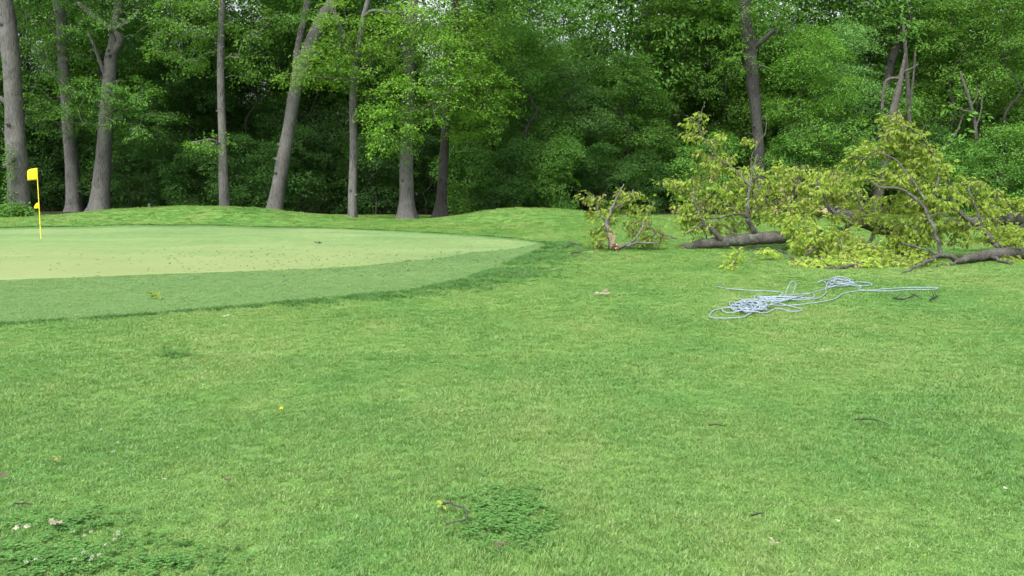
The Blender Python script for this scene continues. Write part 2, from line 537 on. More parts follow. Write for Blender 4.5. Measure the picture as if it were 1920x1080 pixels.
def inside(poly, x, y):
    r = np.zeros(len(x), bool)
    n = len(poly)
    for i in range(n):
        x1, y1 = poly[i]; x2, y2 = poly[(i + 1) % n]
        c = ((y1 > y) != (y2 > y)) & (x < (x2 - x1) * (y - y1) / (y2 - y1 + 1e-12) + x1)
        r ^= c
    return r

# ------------------------------------------------------------------ instancing of stuff
def gn_scatter(obj, protos):
    """points of obj carry rot, scl and idx attributes; one of protos stands on each"""
    col = bpy.data.collections.new(obj.name + '_kinds')
    for p in protos: col.objects.link(p)
    ng = bpy.data.node_groups.new(obj.name + '_scatter', 'GeometryNodeTree')
    ng.interface.new_socket('Geometry', in_out='INPUT', socket_type='NodeSocketGeometry')
    ng.interface.new_socket('Geometry', in_out='OUTPUT', socket_type='NodeSocketGeometry')
    nd, lk = ng.nodes, ng.links
    gi, go = nd.new('NodeGroupInput'), nd.new('NodeGroupOutput')
    ci = nd.new('GeometryNodeCollectionInfo'); ci.inputs['Collection'].default_value = col
    ci.inputs['Separate Children'].default_value = True; ci.inputs['Reset Children'].default_value = True
    ip = nd.new('GeometryNodeInstanceOnPoints'); ip.inputs['Pick Instance'].default_value = True
    def attr(name, t):
        a = nd.new('GeometryNodeInputNamedAttribute'); a.data_type = t; a.inputs['Name'].default_value = name
        return a.outputs['Attribute']
    m2p = nd.new('GeometryNodeMeshToPoints')
    lk.new(gi.outputs[0], m2p.inputs[0]); lk.new(m2p.outputs[0], ip.inputs['Points'])
    lk.new(ci.outputs[0], ip.inputs['Instance'])
    lk.new(attr('idx', 'INT'), ip.inputs['Instance Index'])
    lk.new(attr('rot', 'FLOAT_VECTOR'), ip.inputs['Rotation'])
    lk.new(attr('scl', 'FLOAT_VECTOR'), ip.inputs['Scale'])
    lk.new(ip.outputs[0], go.inputs[0])
    md = obj.modifiers.new('scatter', 'NODES'); md.node_group = ng

def scatter_object(name, P, rot, scl, idx, protos, label=None, cat=None):
    me = bpy.data.meshes.new(name)
    me.vertices.add(len(P)); me.vertices.foreach_set('co', np.asarray(P, np.float32).ravel())
    for nm, arr in (('rot', rot), ('scl', scl)):
        a = me.attributes.new(nm, 'FLOAT_VECTOR', 'POINT'); a.data.foreach_set('vector', np.asarray(arr, np.float32).ravel())
    a = me.attributes.new('idx', 'INT', 'POINT'); a.data.foreach_set('value', np.asarray(idx, np.int32))
    me.update()
    o = link(name, me, kind='stuff', label=label, cat=cat)
    gn_scatter(o, protos)
    return o

def tuft_mesh(name, rng, n=22, rad=0.038, h=0.03, w=0.0028, mat=None):
    mb = MB()
    for _ in range(n):
        a = rng.uniform(0, 6.283); r = rad * math.sqrt(rng.uniform())
        b = np.array([r * math.cos(a), r * math.sin(a), -0.006])
        la = rng.uniform(0, 6.283); lean = rng.uniform(0.15, 1.0)
        d = np.array([math.cos(la) * lean, math.sin(la) * lean, 1.0]); hh = h * rng.uniform(0.55, 1.25)
        s = nrm(np.cross(d, [0.2, 0.1, 1])) * w * rng.uniform(0.7, 1.3)
        m1 = b + d / np.linalg.norm(d) * hh * 0.55
        d2 = nrm(d + np.array([math.cos(la), math.sin(la), -0.5]) * rng.uniform(0.2, 0.9))
        tip = m1 + d2 * hh * 0.5
        mb.add([b - s * .5, b + s * .5, m1 + s * .45, m1 - s * .45, tip], [(0, 1, 2, 3), (3, 2, 4)])
    return bpy.data.objects.new(name, mb.mesh(name, mat or M['blade'], smooth=True))
tufts = [tuft_mesh('grass_tuft', np.random.default_rng(50 + i)) for i in range(7)]
clover_protos = []

def rough_points():
    rng = np.random.default_rng(5)
    pts = []
    for y0, y1 in [(2.6, 4), (4, 6), (6, 8), (8, 11), (11, 15), (15, 20), (20, 26), (26, 33), (33, 40), (40, 47)]:
        ym = 0.5 * (y0 + y1); hw = 0.64 * y1 + 1.2
        rho = 1350 if ym < 5 else 1350 * (5 / ym) ** 1.5
        n = int(rho * 2 * hw * (y1 - y0))
        x, y = rng.uniform(-hw, hw, n), rng.uniform(y0, y1, n)
        keep = np.abs(x) < 0.64 * y + 1.2
        pts.append(np.column_stack([x[keep], y[keep]]))
    q = np.concatenate(pts)
    q = q[~inside(OUTER, q[:, 0], q[:, 1])]
    return q, rng
q, rng = rough_points()
n = len(q)
sx = np.clip((q[:, 1] / 5.0), 1, None) ** 0.72 * rng.uniform(0.8, 1.25, n)
# patchy growth: taller tufts in places
hgt = (0.76 + 0.26 * np.sin(q[:, 0] * 1.7 + np.sin(q[:, 1] * 1.3) * 2) * np.sin(q[:, 1] * 1.1 + 0.7) + rng.normal(0, 0.1, n)) * np.clip((9 / q[:, 1]) ** 0.25, 0.62, 1)
P = np.column_stack([q, gz(q[:, 0], q[:, 1])])
rot = np.column_stack([rng.normal(0, 0.1, n), rng.normal(0, 0.1, n), rng.uniform(0, 6.283, n)])
scatter_object('rough_grass', P, rot, np.column_stack([sx, sx, np.maximum(0.5, hgt)]), rng.integers(0, 7, n), tufts,
               'mown rough grass covering the foreground and the mounds around the putting green', 'grass')

# lush uncut strip of darker grass along the edge of the fringe
m, nt, out = new_mat('lush_grass_blade')
g = nt.nodes.new('ShaderNodeNewGeometry')
c = ramp(nt, g.outputs['Random Per Island'], [(0, (.032, .105, .025)), (0.6, (.05, .138, .032)), (1, (.08, .178, .043))])
leaf_shader(nt, out, c, 0.3, 0.5, 0.3, 1.15)
M['lush'] = m
lush = [tuft_mesh('lush_tuft', np.random.default_rng(80 + i), 18, 0.04, 0.062, 0.0034, M['lush']) for i in range(4)]
rng = np.random.default_rng(8)
pc = np.vstack([OUTER, OUTER[:1]])
seg = np.linalg.norm(np.diff(pc, axis=0), axis=1)
pts = []
for k in range(len(OUTER)):
    a, b_ = pc[k], pc[k + 1]
    t_ = (b_ - a) / max(seg[k], 1e-6); nv = np.array([t_[1], -t_[0]])
    if inside(OUTER, np.array([a[0] + nv[0] * .05]), np.array([a[1] + nv[1] * .05]))[0]: nv = -nv
    near = a[1] < 24
    wdt = (0.12 + 0.75 * np.clip((a[0] + 4.0) / 4.0, 0, 1)) if near else 0.16
    cnt = int(seg[k] * (wdt + .1) * (560 if a[1] < 16 else 300) * (1 if near else 0.5) * float(np.clip(0.75 + 0.5 * math.sin(k * 0.37) + 0.4 * math.sin(k * 0.9 + 1), 0.12, 1.2)))
    u = rng.uniform(0, 1, cnt)[:, None]; off = np.abs(rng.normal(0, wdt * .75, cnt))[:, None]
    pts.append(a + (b_ - a) * u + nv * (off + 0.01))
q = np.concatenate(pts); n = len(q)
q = q[~inside(OUTER, q[:, 0], q[:, 1])]; n = len(q)
sx = np.clip(q[:, 1] / 6, 1, None) ** 0.7 * rng.uniform(.8, 1.2, n)
scatter_object('lush_grass', np.column_stack([q, gz(q[:, 0], q[:, 1])]), np.column_stack([rng.normal(0, .1, n), rng.normal(0, .1, n), rng.uniform(0, 6.28, n)]),
               np.column_stack([sx, sx, rng.uniform(.7, 1.15, n)]), rng.integers(0, 4, n), lush, 'darker lush strip of longer grass along the edge of the fringe', 'grass')

# the clipped blades of the fringe
m, nt, out = new_mat('fringe_blade')
g = nt.nodes.new('ShaderNodeNewGeometry')
c = ramp(nt, math_(nt, 'ADD', math_(nt, 'MULTIPLY', g.outputs['Random Per Island'], 0.5), math_(nt, 'MULTIPLY', noise(nt, g.outputs['Position'], 0.8, 4), 0.5)), [(0.2, (.09, .185, .052)), (0.5, (.125, .23, .072)), (0.8, (.165, .265, .095))])
leaf_shader(nt, out, c, 0.3, 0.6, 0.2, 1.1)
M['fringe_blade'] = m
fb_ = [tuft_mesh('fringe_tuft', np.random.default_rng(120 + i), 20, 0.04, 0.03, 0.003, M['fringe_blade']) for i in range(4)]
rng = np.random.default_rng(14); pts = []
for y0, y1, rho in [(8.5, 11, 520), (11, 14, 380), (14, 18, 230), (18, 24, 130)]:
    n = int((y1 - y0) * 20 * rho)
    x, y = rng.uniform(-17, 3, n), rng.uniform(y0, y1, n)
    k = (np.abs(x) < 0.64 * y + 1) & inside(OUTER, x, y) & ~inside(INNER, x, y)
    pts.append(np.column_stack([x[k], y[k]]))
q = np.concatenate(pts); n = len(q)
sx = (q[:, 1] / 6) ** 0.7 * rng.uniform(.8, 1.2, n)
scatter_object('fringe_grass', np.column_stack([q, gz(q[:, 0], q[:, 1]) + .018]), np.column_stack([np.zeros(n), np.zeros(n), rng.uniform(0, 6.28, n)]),
               np.column_stack([sx, sx, rng.uniform(.35, .6, n)]), rng.integers(0, 4, n), fb_, 'short clipped grass of the fringe along the near side of the green', 'grass')

# ------------------------------------------------------------------ standing trees in front of the wood
def ball(rng, n, c, r, shell=0.45):
    d = nrm(rng.normal(0, 1, (n, 3)))
    rad = rng.uniform(shell ** 3, 1, n) ** (1 / 3)
    return np.asarray(c) + d * rad[:, None] * np.asarray(r), d

def front_tree(name, label, Y, path, blobs=(), limbs=(), bark='bark', leaf='leaf_mid', top=21.0, crown_r=5.2, seed=0, flare=0.55,
               ivy=None, spray_n=52, crown_n=210, lean_top=None, group=None):
    rng = np.random.default_rng(900 + seed)
    pts = [at(px, py, Y) for px, py, w in path]
    wid = [w / FPX * Y / 2 for px, py, w in path]
    base = pts[0].copy(); base[2] = float(gz(base[0], base[1])) - 0.12
    pts[0] = base.copy()
    tv = lean_top if lean_top is not None else nrm(pts[-1] - pts[-2])
    tv = nrm(np.array(tv) + np.array([0, 0, 0.6]))
    k = 0
    while pts[-1][2] < top and k < 6:
        pts.append(pts[-1] + tv * 3.2 + rng.normal(0, 0.22, 3)); wid.append(max(0.06, wid[-1] * 0.78)); k += 1
    P = catmull(np.array(pts), 7)
    R = np.interp(np.linspace(0, 1, len(P)), np.linspace(0, 1, len(wid)), wid)
    root = thing(name, label, 'tree', base, group)
    mb = MB(); tube(mb, P - base, R, 18, 0, True, 0.05, flare, seed)
    # a few burls and old branch stubs on the bole
    for _ in range(4):
        i = rng.integers(5, max(6, len(P) // 2)); a = rng.uniform(3.4, 6.0)
        d = np.array([math.cos(a), math.sin(a), 0.35]); s = P[i] - base
        tube(mb, [s + d * R[i] * 0.7, s + d * (R[i] * 1.12), s + d * (R[i] * 1.2 + 0.05)], [R[i] * .35, R[i] * .25, R[i] * .1], 7)
    trunk = link('trunk', mb.mesh('trunk', M[bark]), root)
    skel = list(P[len(P) // 4:])
    for lp in limbs:
        Q = catmull(np.array([at(px, py, Y + dy) for px, py, w, dy in lp]), 6)
        W = np.interp(np.linspace(0, 1, len(Q)), np.linspace(0, 1, len(lp)), [q[2] / FPX * Y / 2 for q in lp])
        mb = MB(); tube(mb, Q - base, W, 9, 0, True, 0.06, 0, seed + 3)
        link('limb', mb.mesh('limb', M[bark]), root)
        skel += list(Q[1:])
    T, O = [], []
    for (px, py, rx, ry, n, dy, rz) in blobs:
        c = at(px, py, Y + dy)
        t, d = ball(rng, int(n * 0.72), c, (rx / FPX * Y * 1.1, rz, ry / FPX * Y * 1.1), 0.2)
        T.append(t); O.append(d)
    low = sum(len(t) for t in T)
    tc = P[-1] + np.array([0, 0, -2.5])
    t, d = ball(rng, crown_n, tc, (crown_r, crown_r, 5.5), 0.45)
    T.append(t); O.append(d)
    T = np.concatenate(T); O = np.concatenate(O)
    chains, tips = grow(skel, T, 0.6, rng, 0.1, 0.4, 0.011)
    mb = MB(); chain_tubes(mb, chains, 0.14, 5)
    o = link('branches', mb.mesh('branches', M[bark]), root); o.location = -base; o['kind'] = 'stuff'
    mb = MB()
    if low:
        sprays(mb, T[:low], O[:low], rng.uniform(0.34, 0.72, low), spray_n, 0.12, rng)
    sprays(mb, T[low:], O[low:], rng.uniform(0.7, 1.2, len(T) - low), 40, 0.3, rng)
    o = link('crown', mb.mesh('crown', M[leaf]), root, 'stuff'); o.location = -base
    if ivy:
        mb = MB(); C = []
        for (px, py) in ivy:
            C.append(at(px, py, Y - 0.55))
        C = np.array(C)
        sprays(mb, C, np.tile([0, -1, 0.1], (len(C), 1)), 0.28, 34, 0.12, rng, flat=0.4)
        o = link('ivy', mb.mesh('ivy', M['leaf_mid']), trunk, 'stuff'); o.location = -base
    return root

front_tree('tall_tree', 'stout grey tree at the left edge with ivy climbing its trunk', 45,
           [(36, 402, 38), (34, 330, 37), (28, 240, 33), (24, 150, 31), (18, 80, 30), (10, 10, 28)],
           blobs=[(110, 30, 70, 40, 26, 1, 1.5), (-30, 190, 40, 120, 30, 0, 1.5)],
           limbs=[[(22, 200, 12, 0), (0, 185, 10, -.2), (-40, 160, 8, -.5)], [(24, 100, 9, 0), (-10, 92, 8, -.1), (-50, 60, 6, 0)]],
           ivy=[(16 + (k * 7) % 9 - 2, 275 + k * 8) for k in range(14)] + [(10, 385), (18, 392)], seed=1, crown_n=210)
front_tree('tall_tree', 'slim grey tree second from the left, half hidden by drooping leaves', 53,
           [(138, 396, 28), (136, 330, 25), (128, 230, 21), (120, 130, 20), (115, 40, 19), (108, 0, 18)],
           blobs=[(95, 200, 60, 50, 36, -1.5, 1.5), (120, 90, 70, 50, 40, -1.5, 1.5), (60, 60, 60, 50, 40, -1, 1.5), (150, 30, 60, 40, 40, -1, 1.5)], leaf='leaf_mid', seed=2)
front_tree('tall_tree', 'grey tree with wide root flare and crooked fork behind the flag', 48,
           [(186, 400, 37), (190, 345, 31), (196, 270, 27), (203, 180, 24), (208, 110, 22), (214, 75, 18)],
           blobs=[(180, 175, 75, 26, 44, -2.2, 1.6), (250, 165, 60, 30, 34, -2.0, 1.6), (110, 215, 60, 26, 30, -2, 1.5), (260, 225, 65, 30, 40, -1.6, 1.6),
                  (240, 30, 90, 40, 50, -1, 2), (60, 110, 60, 60, 36, 0, 2), (320, 60, 60, 50, 36, -0.5, 2)],
           limbs=[[(212, 100, 16, 0), (226, 78, 14, -.2), (216, 58, 12, -.3), (200, 48, 10, -.3), (170, 25, 9, -.4), (145, 5, 8, -.4)],
                  [(206, 56, 10, -.3), (232, 46, 8, -.5), (262, 20, 6, -.6)], [(205, 165, 7, 0), (180, 95, 6, -.5), (165, 60, 5, -.6)]],
           leaf='leaf_mid', seed=3)
front_tree('tall_tree', 'straight pale slim tree standing on the left mound', 43,
           [(421, 394, 19), (419, 330, 17), (417, 250, 15), (414, 160, 13), (414, 80, 12), (416, 0, 11)],
           blobs=[(385, 265, 50, 16, 18, -1.2, 1.2), (440, 40, 70, 40, 44, 0, 1.6), (360, 30, 60, 40, 44, -.5, 1.5), (340, 100, 60, 40, 40, 1, 1.5), (455, 110, 50, 36, 30, .5, 1.5)],
           limbs=[[(417, 272, 5, 0), (395, 262, 4, -.6), (360, 268, 3, -1)]], leaf='leaf_front', seed=4, flare=0.35, crown_r=3.4)
front_tree('tall_tree', 'long trunk leaning right beside the left mound', 45,
           [(512, 401, 30), (524, 340, 25), (540, 250, 23), (556, 160, 23), (578, 95, 24), (606, 30, 22), (622, 0, 20)],
           blobs=[(560, 20, 50, 30, 24, -.5, 1.5)],
           limbs=[[(557, 160, 15, .2), (556, 110, 14, .5), (566, 55, 13, .8), (578, 0, 12, 1.0)]], seed=5, lean_top=(0.3, 0, 1))
front_tree('tall_tree', 'slender speckled tree with forked top in front of the leaning tree', 39,
           [(661, 415, 17), (661, 360, 16), (663, 280, 14), (662, 200, 14), (664, 140, 13), (672, 90, 11), (682, 30, 9), (690, 0, 8)],
           blobs=[(615, 95, 55, 34, 46, -1, 1.5), (560, 140, 45, 16, 22, -1.2, 1.0), (640, 40, 50, 34, 34, -.5, 1.5), (720, 60, 50, 40, 44, -1, 1.5),
                  (625, 140, 50, 20, 28, -1.2, 1.2), (700, 115, 40, 30, 30, -1, 1.2)],
           limbs=[[(664, 120, 9, 0), (645, 70, 8, -.3), (630, 30, 8, -.4), (620, 0, 7, -.4)], [(681, 32, 6, 0), (700, 20, 6, -.4), (740, 24, 5, -.8), (775, 20, 4, -1)],
                  [(668, 140, 6, 0), (690, 118, 5, -.5), (715, 108, 4, -.9)], [(660, 150, 5, 0), (610, 146, 4, -.8), (560, 142, 3, -1.1)]],
           leaf='leaf_bright', seed=6, flare=0.25, crown_r=3.5)
front_tree('tall_tree', 'thick tree with flared base under bright yellow green leaves', 39.5,
           [(763, 415, 36), (762, 370, 27), (762, 300, 24), (764, 220, 23), (767, 150, 22), (770, 80, 20), (774, 0, 18)],
           blobs=[(735, 250, 40, 34, 40, -1.8, 1.0), (770, 190, 70, 40, 60, -1.8, 1.5), (820, 120, 75, 60, 90, -1.2, 1.8), (800, 40, 90, 45, 80, -1, 2),
                  (715, 200, 35, 40, 26, -1.5, 1)],
           limbs=[[(764, 215, 8, 0), (790, 205, 7, -.6), (815, 192, 5, -1.2)], [(763, 140, 8, 0), (745, 128, 6, -.5), (730, 115, 5, -.8)]],
           leaf='leaf_bright', seed=7, flare=0.5)
front_tree('tall_tree', 'dark trunk right of the flared tree with bright leaves to its right', 42.5,
           [(825, 411, 26), (828, 370, 20), (833, 290, 17), (838, 200, 17), (846, 120, 15), (852, 60, 13), (856, 0, 12)],
           blobs=[(900, 175, 62, 45, 90, -1.8, 1.5), (880, 100, 60, 50, 70, -1, 1.6), (885, 230, 50, 25, 36, -1.5, 1), (920, 30, 60, 40, 44, -.5, 1.8)],
           limbs=[[(836, 208, 6, 0), (860, 206, 6, -.7), (885, 202, 4, -1.2)], [(850, 78, 10, 0), (862, 82, 8, -.2), (858, 40, 8, -.3), (858, 0, 7, -.3)]],
           bark='bark_dark', leaf='leaf_bright', seed=8, flare=0.45)
front_tree('tall_tree', 'dark knotted tree rising behind the fallen crown with a stub limb', 47,
           [(1424, 396, 26), (1424, 300, 19), (1418, 220, 19), (1412, 160, 23), (1406, 90, 22), (1398, 40, 21), (1396, 0, 20)],
           blobs=[(1450, 60, 50, 40, 22, 1, 1.6), (1350, 30, 45, 40, 18, 1, 1.5), (1375, 110, 40, 24, 14, -.8, .8), (1440, 20, 50, 24, 20, -.8, 1), (1392, 60, 34, 14, 7, -1, .6)],
           limbs=[[(1412, 92, 10, 0), (1430, 76, 9, -.3), (1452, 56, 8, -.6)], [(1419, 132, 6, 0), (1428, 124, 5, -.3), (1436, 127, 4, -.4)]],
           bark='bark_dark', leaf='leaf_front', seed=9, crown_r=3.6, crown_n=70)
front_tree('leaning_dead_tree', 'bare grey leaning trunk with peeled bark behind the right fallen bough', 46,
           [(1640, 392, 19), (1655, 320, 17), (1668, 240, 15), (1684, 170, 12), (1692, 130, 7), (1697, 100, 3)],
           blobs=[], limbs=[[(1690, 148, 6, 0), (1670, 147, 5, -.1), (1658, 160, 5, -.2), (1654, 205, 5, -.2)], [(1692, 135, 5, 0), (1710, 128, 4, 0), (1722, 120, 3, 0)]],
           bark='deadwood', seed=10, top=3, crown_n=3, crown_r=0.4)
front_tree('thin_dead_tree', 'thin pale dead stem standing straight right of the leaning trunk', 47.5,
           [(1708, 395, 9), (1706, 300, 8), (1704, 200, 7), (1699, 110, 6), (1693, 40, 5)], blobs=[],
           limbs=[[(1706, 190, 4, 0), (1712, 150, 4, 0), (1716, 95, 3, 0)]], bark='deadwood', seed=11, top=8, crown_n=3, crown_r=0.6, flare=0.2)
front_tree('dead_sapling', 'bare dead sapling with spidery twigs near the right edge', 45,
           [(1842, 330, 7), (1830, 250, 6), (1818, 190, 5), (1800, 135, 3.5)], blobs=[],
           limbs=[[(1822, 210, 3, 0), (1800, 205, 3, 0), (1778, 192, 2.5, 0)], [(1828, 240, 3, 0), (1838, 215, 2.5, 0), (1842, 180, 2, 0)],
                  [(1806, 215, 3, .1), (1790, 255, 3, .1), (1762, 280, 2.5, .1)], [(1820, 200, 2.5, 0), (1832, 180, 2, 0), (1830, 160, 2, 0)]],
           bark='deadwood', seed=12, top=5, crown_n=3, crown_r=0.5, flare=0.1)
front_tree('tall_tree', 'dark slanting trunk in the wood left of the peeled dead tree', 55,
           [(1640, 392, 16), (1650, 250, 15), (1668, 130, 15), (1690, 60, 14), (1712, 0, 13)],
           blobs=[(1620, 60, 60, 40, 26, -1, 1.6)], bark='bark_dark', seed=13, crown_n=70, lean_top=(0.2, 0, 1))

# ------------------------------------------------------------------ young trees and shrubs along the wood's edge
def wood_meshes(seed, H, z0, rx, n, leafL, per, lobes, trunk_r, rspray):
    rng = np.random.default_rng(seed)
    skel = np.array([[rng.normal(0, .15) * k, rng.normal(0, .15) * k, H * 0.9 * k / 10] for k in range(11)])
    skel[:, :2] *= 0.25
    P = catmull(skel, 3)
    mb = MB(); tube(mb, P, np.interp(np.linspace(0, 1, len(P)), [0, 1], [trunk_r, trunk_r * 0.2]), 9, 0, True, 0.06, 0.35, seed)
    T, O = [], []
    for k in range(lobes):
        a = rng.uniform(0, 6.283); zz = z0 + (H - z0) * (0.12 + 0.8 * k / max(1, lobes - 1))
        prof = math.sin(math.pi * min(0.93, 0.22 + 0.72 * (zz - z0) / (H - z0)))
        rr = rx * 0.62 * prof
        c = (math.cos(a) * rr, math.sin(a) * rr, zz)
        s = rx * rng.uniform(0.45, 0.7) * (0.55 + 0.45 * prof)
        t, d = ball(rng, n // lobes, c, (s, s, s * 0.62), 0.5)
        T.append(t); O.append(d)
    T, O = np.concatenate(T), np.concatenate(O)
    T[:, 2] = np.maximum(T[:, 2], 0.15)
    ch, tips = grow(P[3:], T, 0.8, rng, 0.1, 0.4, 0.012)
    mt = mb.mesh('trunk', M['bark_dark'])
    m2 = MB(); chain_tubes(m2, ch, trunk_r * 0.5, 4)
    mbr = m2.mesh('branches', M['bark_dark'])
    m3 = MB(); sprays(m3, T, O, rspray * rng.uniform(0.65, 1.25, len(T)), per, leafL, rng)
    return mt, mbr, m3.mesh('crown', M['leaf_mid'], smooth=False)

YOUNG = [wood_meshes(300 + k, 13.5, 1.6, 3.3, 420, 0.135, 60, 16, 0.13, 0.75) for k in range(4)]
SHRUB = [wood_meshes(340 + k, 5.0, 0.2, 2.4, 220, 0.13, 60, 9, 0.06, 0.6) for k in range(4)]
CANOPY = [wood_meshes(380 + k, 25.0, 6.0, 5.0, 440, 0.27, 50, 18, 0.3, 1.3) for k in range(3)]

def wood_plant(kind, name, label, cat, px, Y, sc, leaf, group, sz=1.0, seed=[0]):
    seed[0] += 1
    rng = random.Random(seed[0])
    mt, mbr, mc = kind[seed[0] % len(kind)]
    x = (px - 960) / FPX * Y
    root = thing(name, label, cat, (x, Y, float(gz(x, Y)) - 0.03), group)
    root.rotation_euler = (0, 0, rng.uniform(0, 6.283)); root.scale = (sc, sc, sc * sz)
    link('trunk', mt, root)
    o = link('branches', mbr, root, 'stuff')
    c = link('crown', mc, root, 'stuff')
    c.material_slots[0].link = 'OBJECT'; c.material_slots[0].material = M[leaf]
    return root

yg, sg = 'young leafy trees along the edge of the wood', 'shrubs along the foot of the wood'
for px, Y, sc, sz, leaf, lab in [
    (-60, 54, 1.0, 1.0, 'leaf_shaded', 'dark young tree cut off by the left picture edge'),
    (75, 56, 1.0, 1.0, 'leaf_shaded', 'dark young tree filling the gap right of the ivy clad tree'),
    (285, 55, 1.0, 1.0, 'leaf_shaded', 'dark young tree right of the crooked forked tree'),
    (365, 58, 1.05, 1.0, 'leaf_shaded', 'dark young tree left of the straight slim tree'),
    (470, 57, 1.0, 1.0, 'leaf_shaded', 'dark young tree between the slim tree and the leaning trunk'),
    (600, 56, 1.0, 1.0, 'leaf_shaded', 'dark young tree right of the leaning trunk'),
    (710, 55, 1.0, 1.0, 'leaf_shaded', 'dark young tree between the speckled tree and the flared tree'),
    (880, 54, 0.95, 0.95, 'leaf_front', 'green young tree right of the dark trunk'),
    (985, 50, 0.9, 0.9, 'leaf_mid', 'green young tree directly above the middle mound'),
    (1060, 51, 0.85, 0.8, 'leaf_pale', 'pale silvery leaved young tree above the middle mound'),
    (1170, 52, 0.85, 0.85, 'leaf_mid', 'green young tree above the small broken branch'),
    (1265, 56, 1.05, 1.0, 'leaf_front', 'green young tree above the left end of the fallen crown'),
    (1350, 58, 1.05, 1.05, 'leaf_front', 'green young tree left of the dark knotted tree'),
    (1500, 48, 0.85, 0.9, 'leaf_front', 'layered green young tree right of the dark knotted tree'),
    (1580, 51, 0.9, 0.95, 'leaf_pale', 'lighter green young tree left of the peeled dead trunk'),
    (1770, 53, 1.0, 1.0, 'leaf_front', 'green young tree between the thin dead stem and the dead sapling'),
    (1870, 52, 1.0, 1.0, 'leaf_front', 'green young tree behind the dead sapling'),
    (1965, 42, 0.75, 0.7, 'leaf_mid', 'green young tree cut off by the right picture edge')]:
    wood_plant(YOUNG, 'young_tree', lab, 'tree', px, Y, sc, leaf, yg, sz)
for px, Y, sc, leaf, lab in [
    (-30, 51, 0.9, 'leaf_shaded', 'dark shrub at the far left behind the ivy clad tree'),
    (85, 55, 0.9, 'leaf_shaded', 'dark shrub directly behind the flag'),
    (245, 51, 0.85, 'leaf_shaded', 'dark shrub right of the wide root flare'),
    (320, 50, 0.95, 'leaf_shaded', 'dark shrub above the left end of the left mound'),
    (385, 49, 0.8, 'leaf_shaded', 'dark shrub just left of the straight slim trunk'),
    (460, 49, 0.9, 'leaf_shaded', 'dark shrub between the slim trunk and the leaning trunk'),
    (570, 48, 0.95, 'leaf_shaded', 'leafy dark shrub just right of the leaning trunk'),
    (620, 50, 1.0, 'leaf_shaded', 'leafy dark shrub just left of the speckled trunk'),
    (705, 47, 0.9, 'leaf_shaded', 'leafy dark shrub between the speckled and the flared trunk'),
    (800, 49, 0.9, 'leaf_shaded', 'dark shrub between the flared trunk and the dark trunk'),
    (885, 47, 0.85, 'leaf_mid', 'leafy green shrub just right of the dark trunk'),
    (960, 46, 0.8, 'leaf_shaded', 'dark green shrub behind the left half of the middle mound'),
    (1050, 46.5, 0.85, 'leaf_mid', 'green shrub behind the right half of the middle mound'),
    (1130, 48, 0.8, 'leaf_shaded', 'dark shrub just behind the small broken branch'),
    (1215, 50, 0.7, 'leaf_shaded', 'dark shrub in the gap left of the fallen crown'),
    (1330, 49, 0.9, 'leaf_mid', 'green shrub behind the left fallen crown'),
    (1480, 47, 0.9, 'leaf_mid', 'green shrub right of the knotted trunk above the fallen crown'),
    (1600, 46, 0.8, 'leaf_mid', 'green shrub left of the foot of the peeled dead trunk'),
    (1740, 49, 0.95, 'leaf_shaded', 'dark green shrub right of the thin dead stem'),
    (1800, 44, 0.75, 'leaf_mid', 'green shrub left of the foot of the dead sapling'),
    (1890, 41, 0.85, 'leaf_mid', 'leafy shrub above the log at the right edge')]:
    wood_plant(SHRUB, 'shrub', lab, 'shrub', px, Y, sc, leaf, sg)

# the wood behind: one mass
rng = np.random.default_rng(77)
protos, P, S, I = [], [], [], []
def joined(kind, leaf):
    mt, mbr, mc = kind
    me = bpy.data.meshes.new('wood_tree')
    mb = MB()
    for src, mi in ((mt, 0), (mbr, 0), (mc, 1)):
        v = np.empty(len(src.vertices) * 3, np.float32); src.vertices.foreach_get('co', v)
        lv = np.empty(len(src.loops), np.int32); src.loops.foreach_get('vertex_index', lv)
        ls = np.empty(len(src.polygons), np.int32); src.polygons.foreach_get('loop_start', ls)
        nn = np.diff(np.append(ls, len(lv)))
        mb.v.append(v.reshape(-1, 3)); mb.f.append(lv + mb.c); mb.n.append(nn.astype(np.int32)); mb.m.append(np.full(len(nn), mi, np.int32)); mb.c += len(v) // 3
    return bpy.data.objects.new('wood_tree', mb.mesh('wood_tree', [M['bark_dark'], M[leaf]], smooth=False))
for k in range(3): protos.append(joined(CANOPY[k], 'leaf_mid'))
for k in range(3): protos.append(joined(YOUNG[k], 'leaf_mid'))
for k in range(3): protos.append(joined(SHRUB[k], 'leaf_shaded'))
def put(x, y, s, i):
    P.append((x, y, float(gz(x, y)) - 0.05)); S.append((s, s, s * rng.uniform(0.9, 1.15))); I.append(i)
for y0, dx, kinds, s0 in [(60, 7.5, (0, 1, 2), 0.95), (68, 6.0, (0, 1, 2, 3, 4, 5), 0.95), (80, 9, (0, 1, 2), 0.9),
                          (64, 4.5, (3, 4, 5), 0.9), (74, 5.0, (3, 4, 5), 0.95), (88, 5.0, (3, 4, 5), 1.0),
                          (58, 4.0, (6, 7, 8), 0.9), (66, 4.0, (6, 7, 8), 1.1), (78, 4.5, (6, 7, 8), 1.2), (92, 4.5, (6, 7, 8), 1.3), (104, 4.5, (6, 7, 8), 1.5)]:
    hw = 0.66 * y0 + 6
    for x in np.arange(-hw, hw, dx):
        put(x + rng.uniform(-.4, .4) * dx, y0 + rng.uniform(-3, 3), s0 * rng.uniform(0.85, 1.15), int(rng.choice(kinds)))
n = len(P)
rot = np.column_stack([np.zeros(n), np.zeros(n), rng.uniform(0, 6.283, n)])
scatter_object('woods', P, rot, S, I, protos, 'dense dark green wood filling the background behind the front trees', 'wood')
print('woods', n)

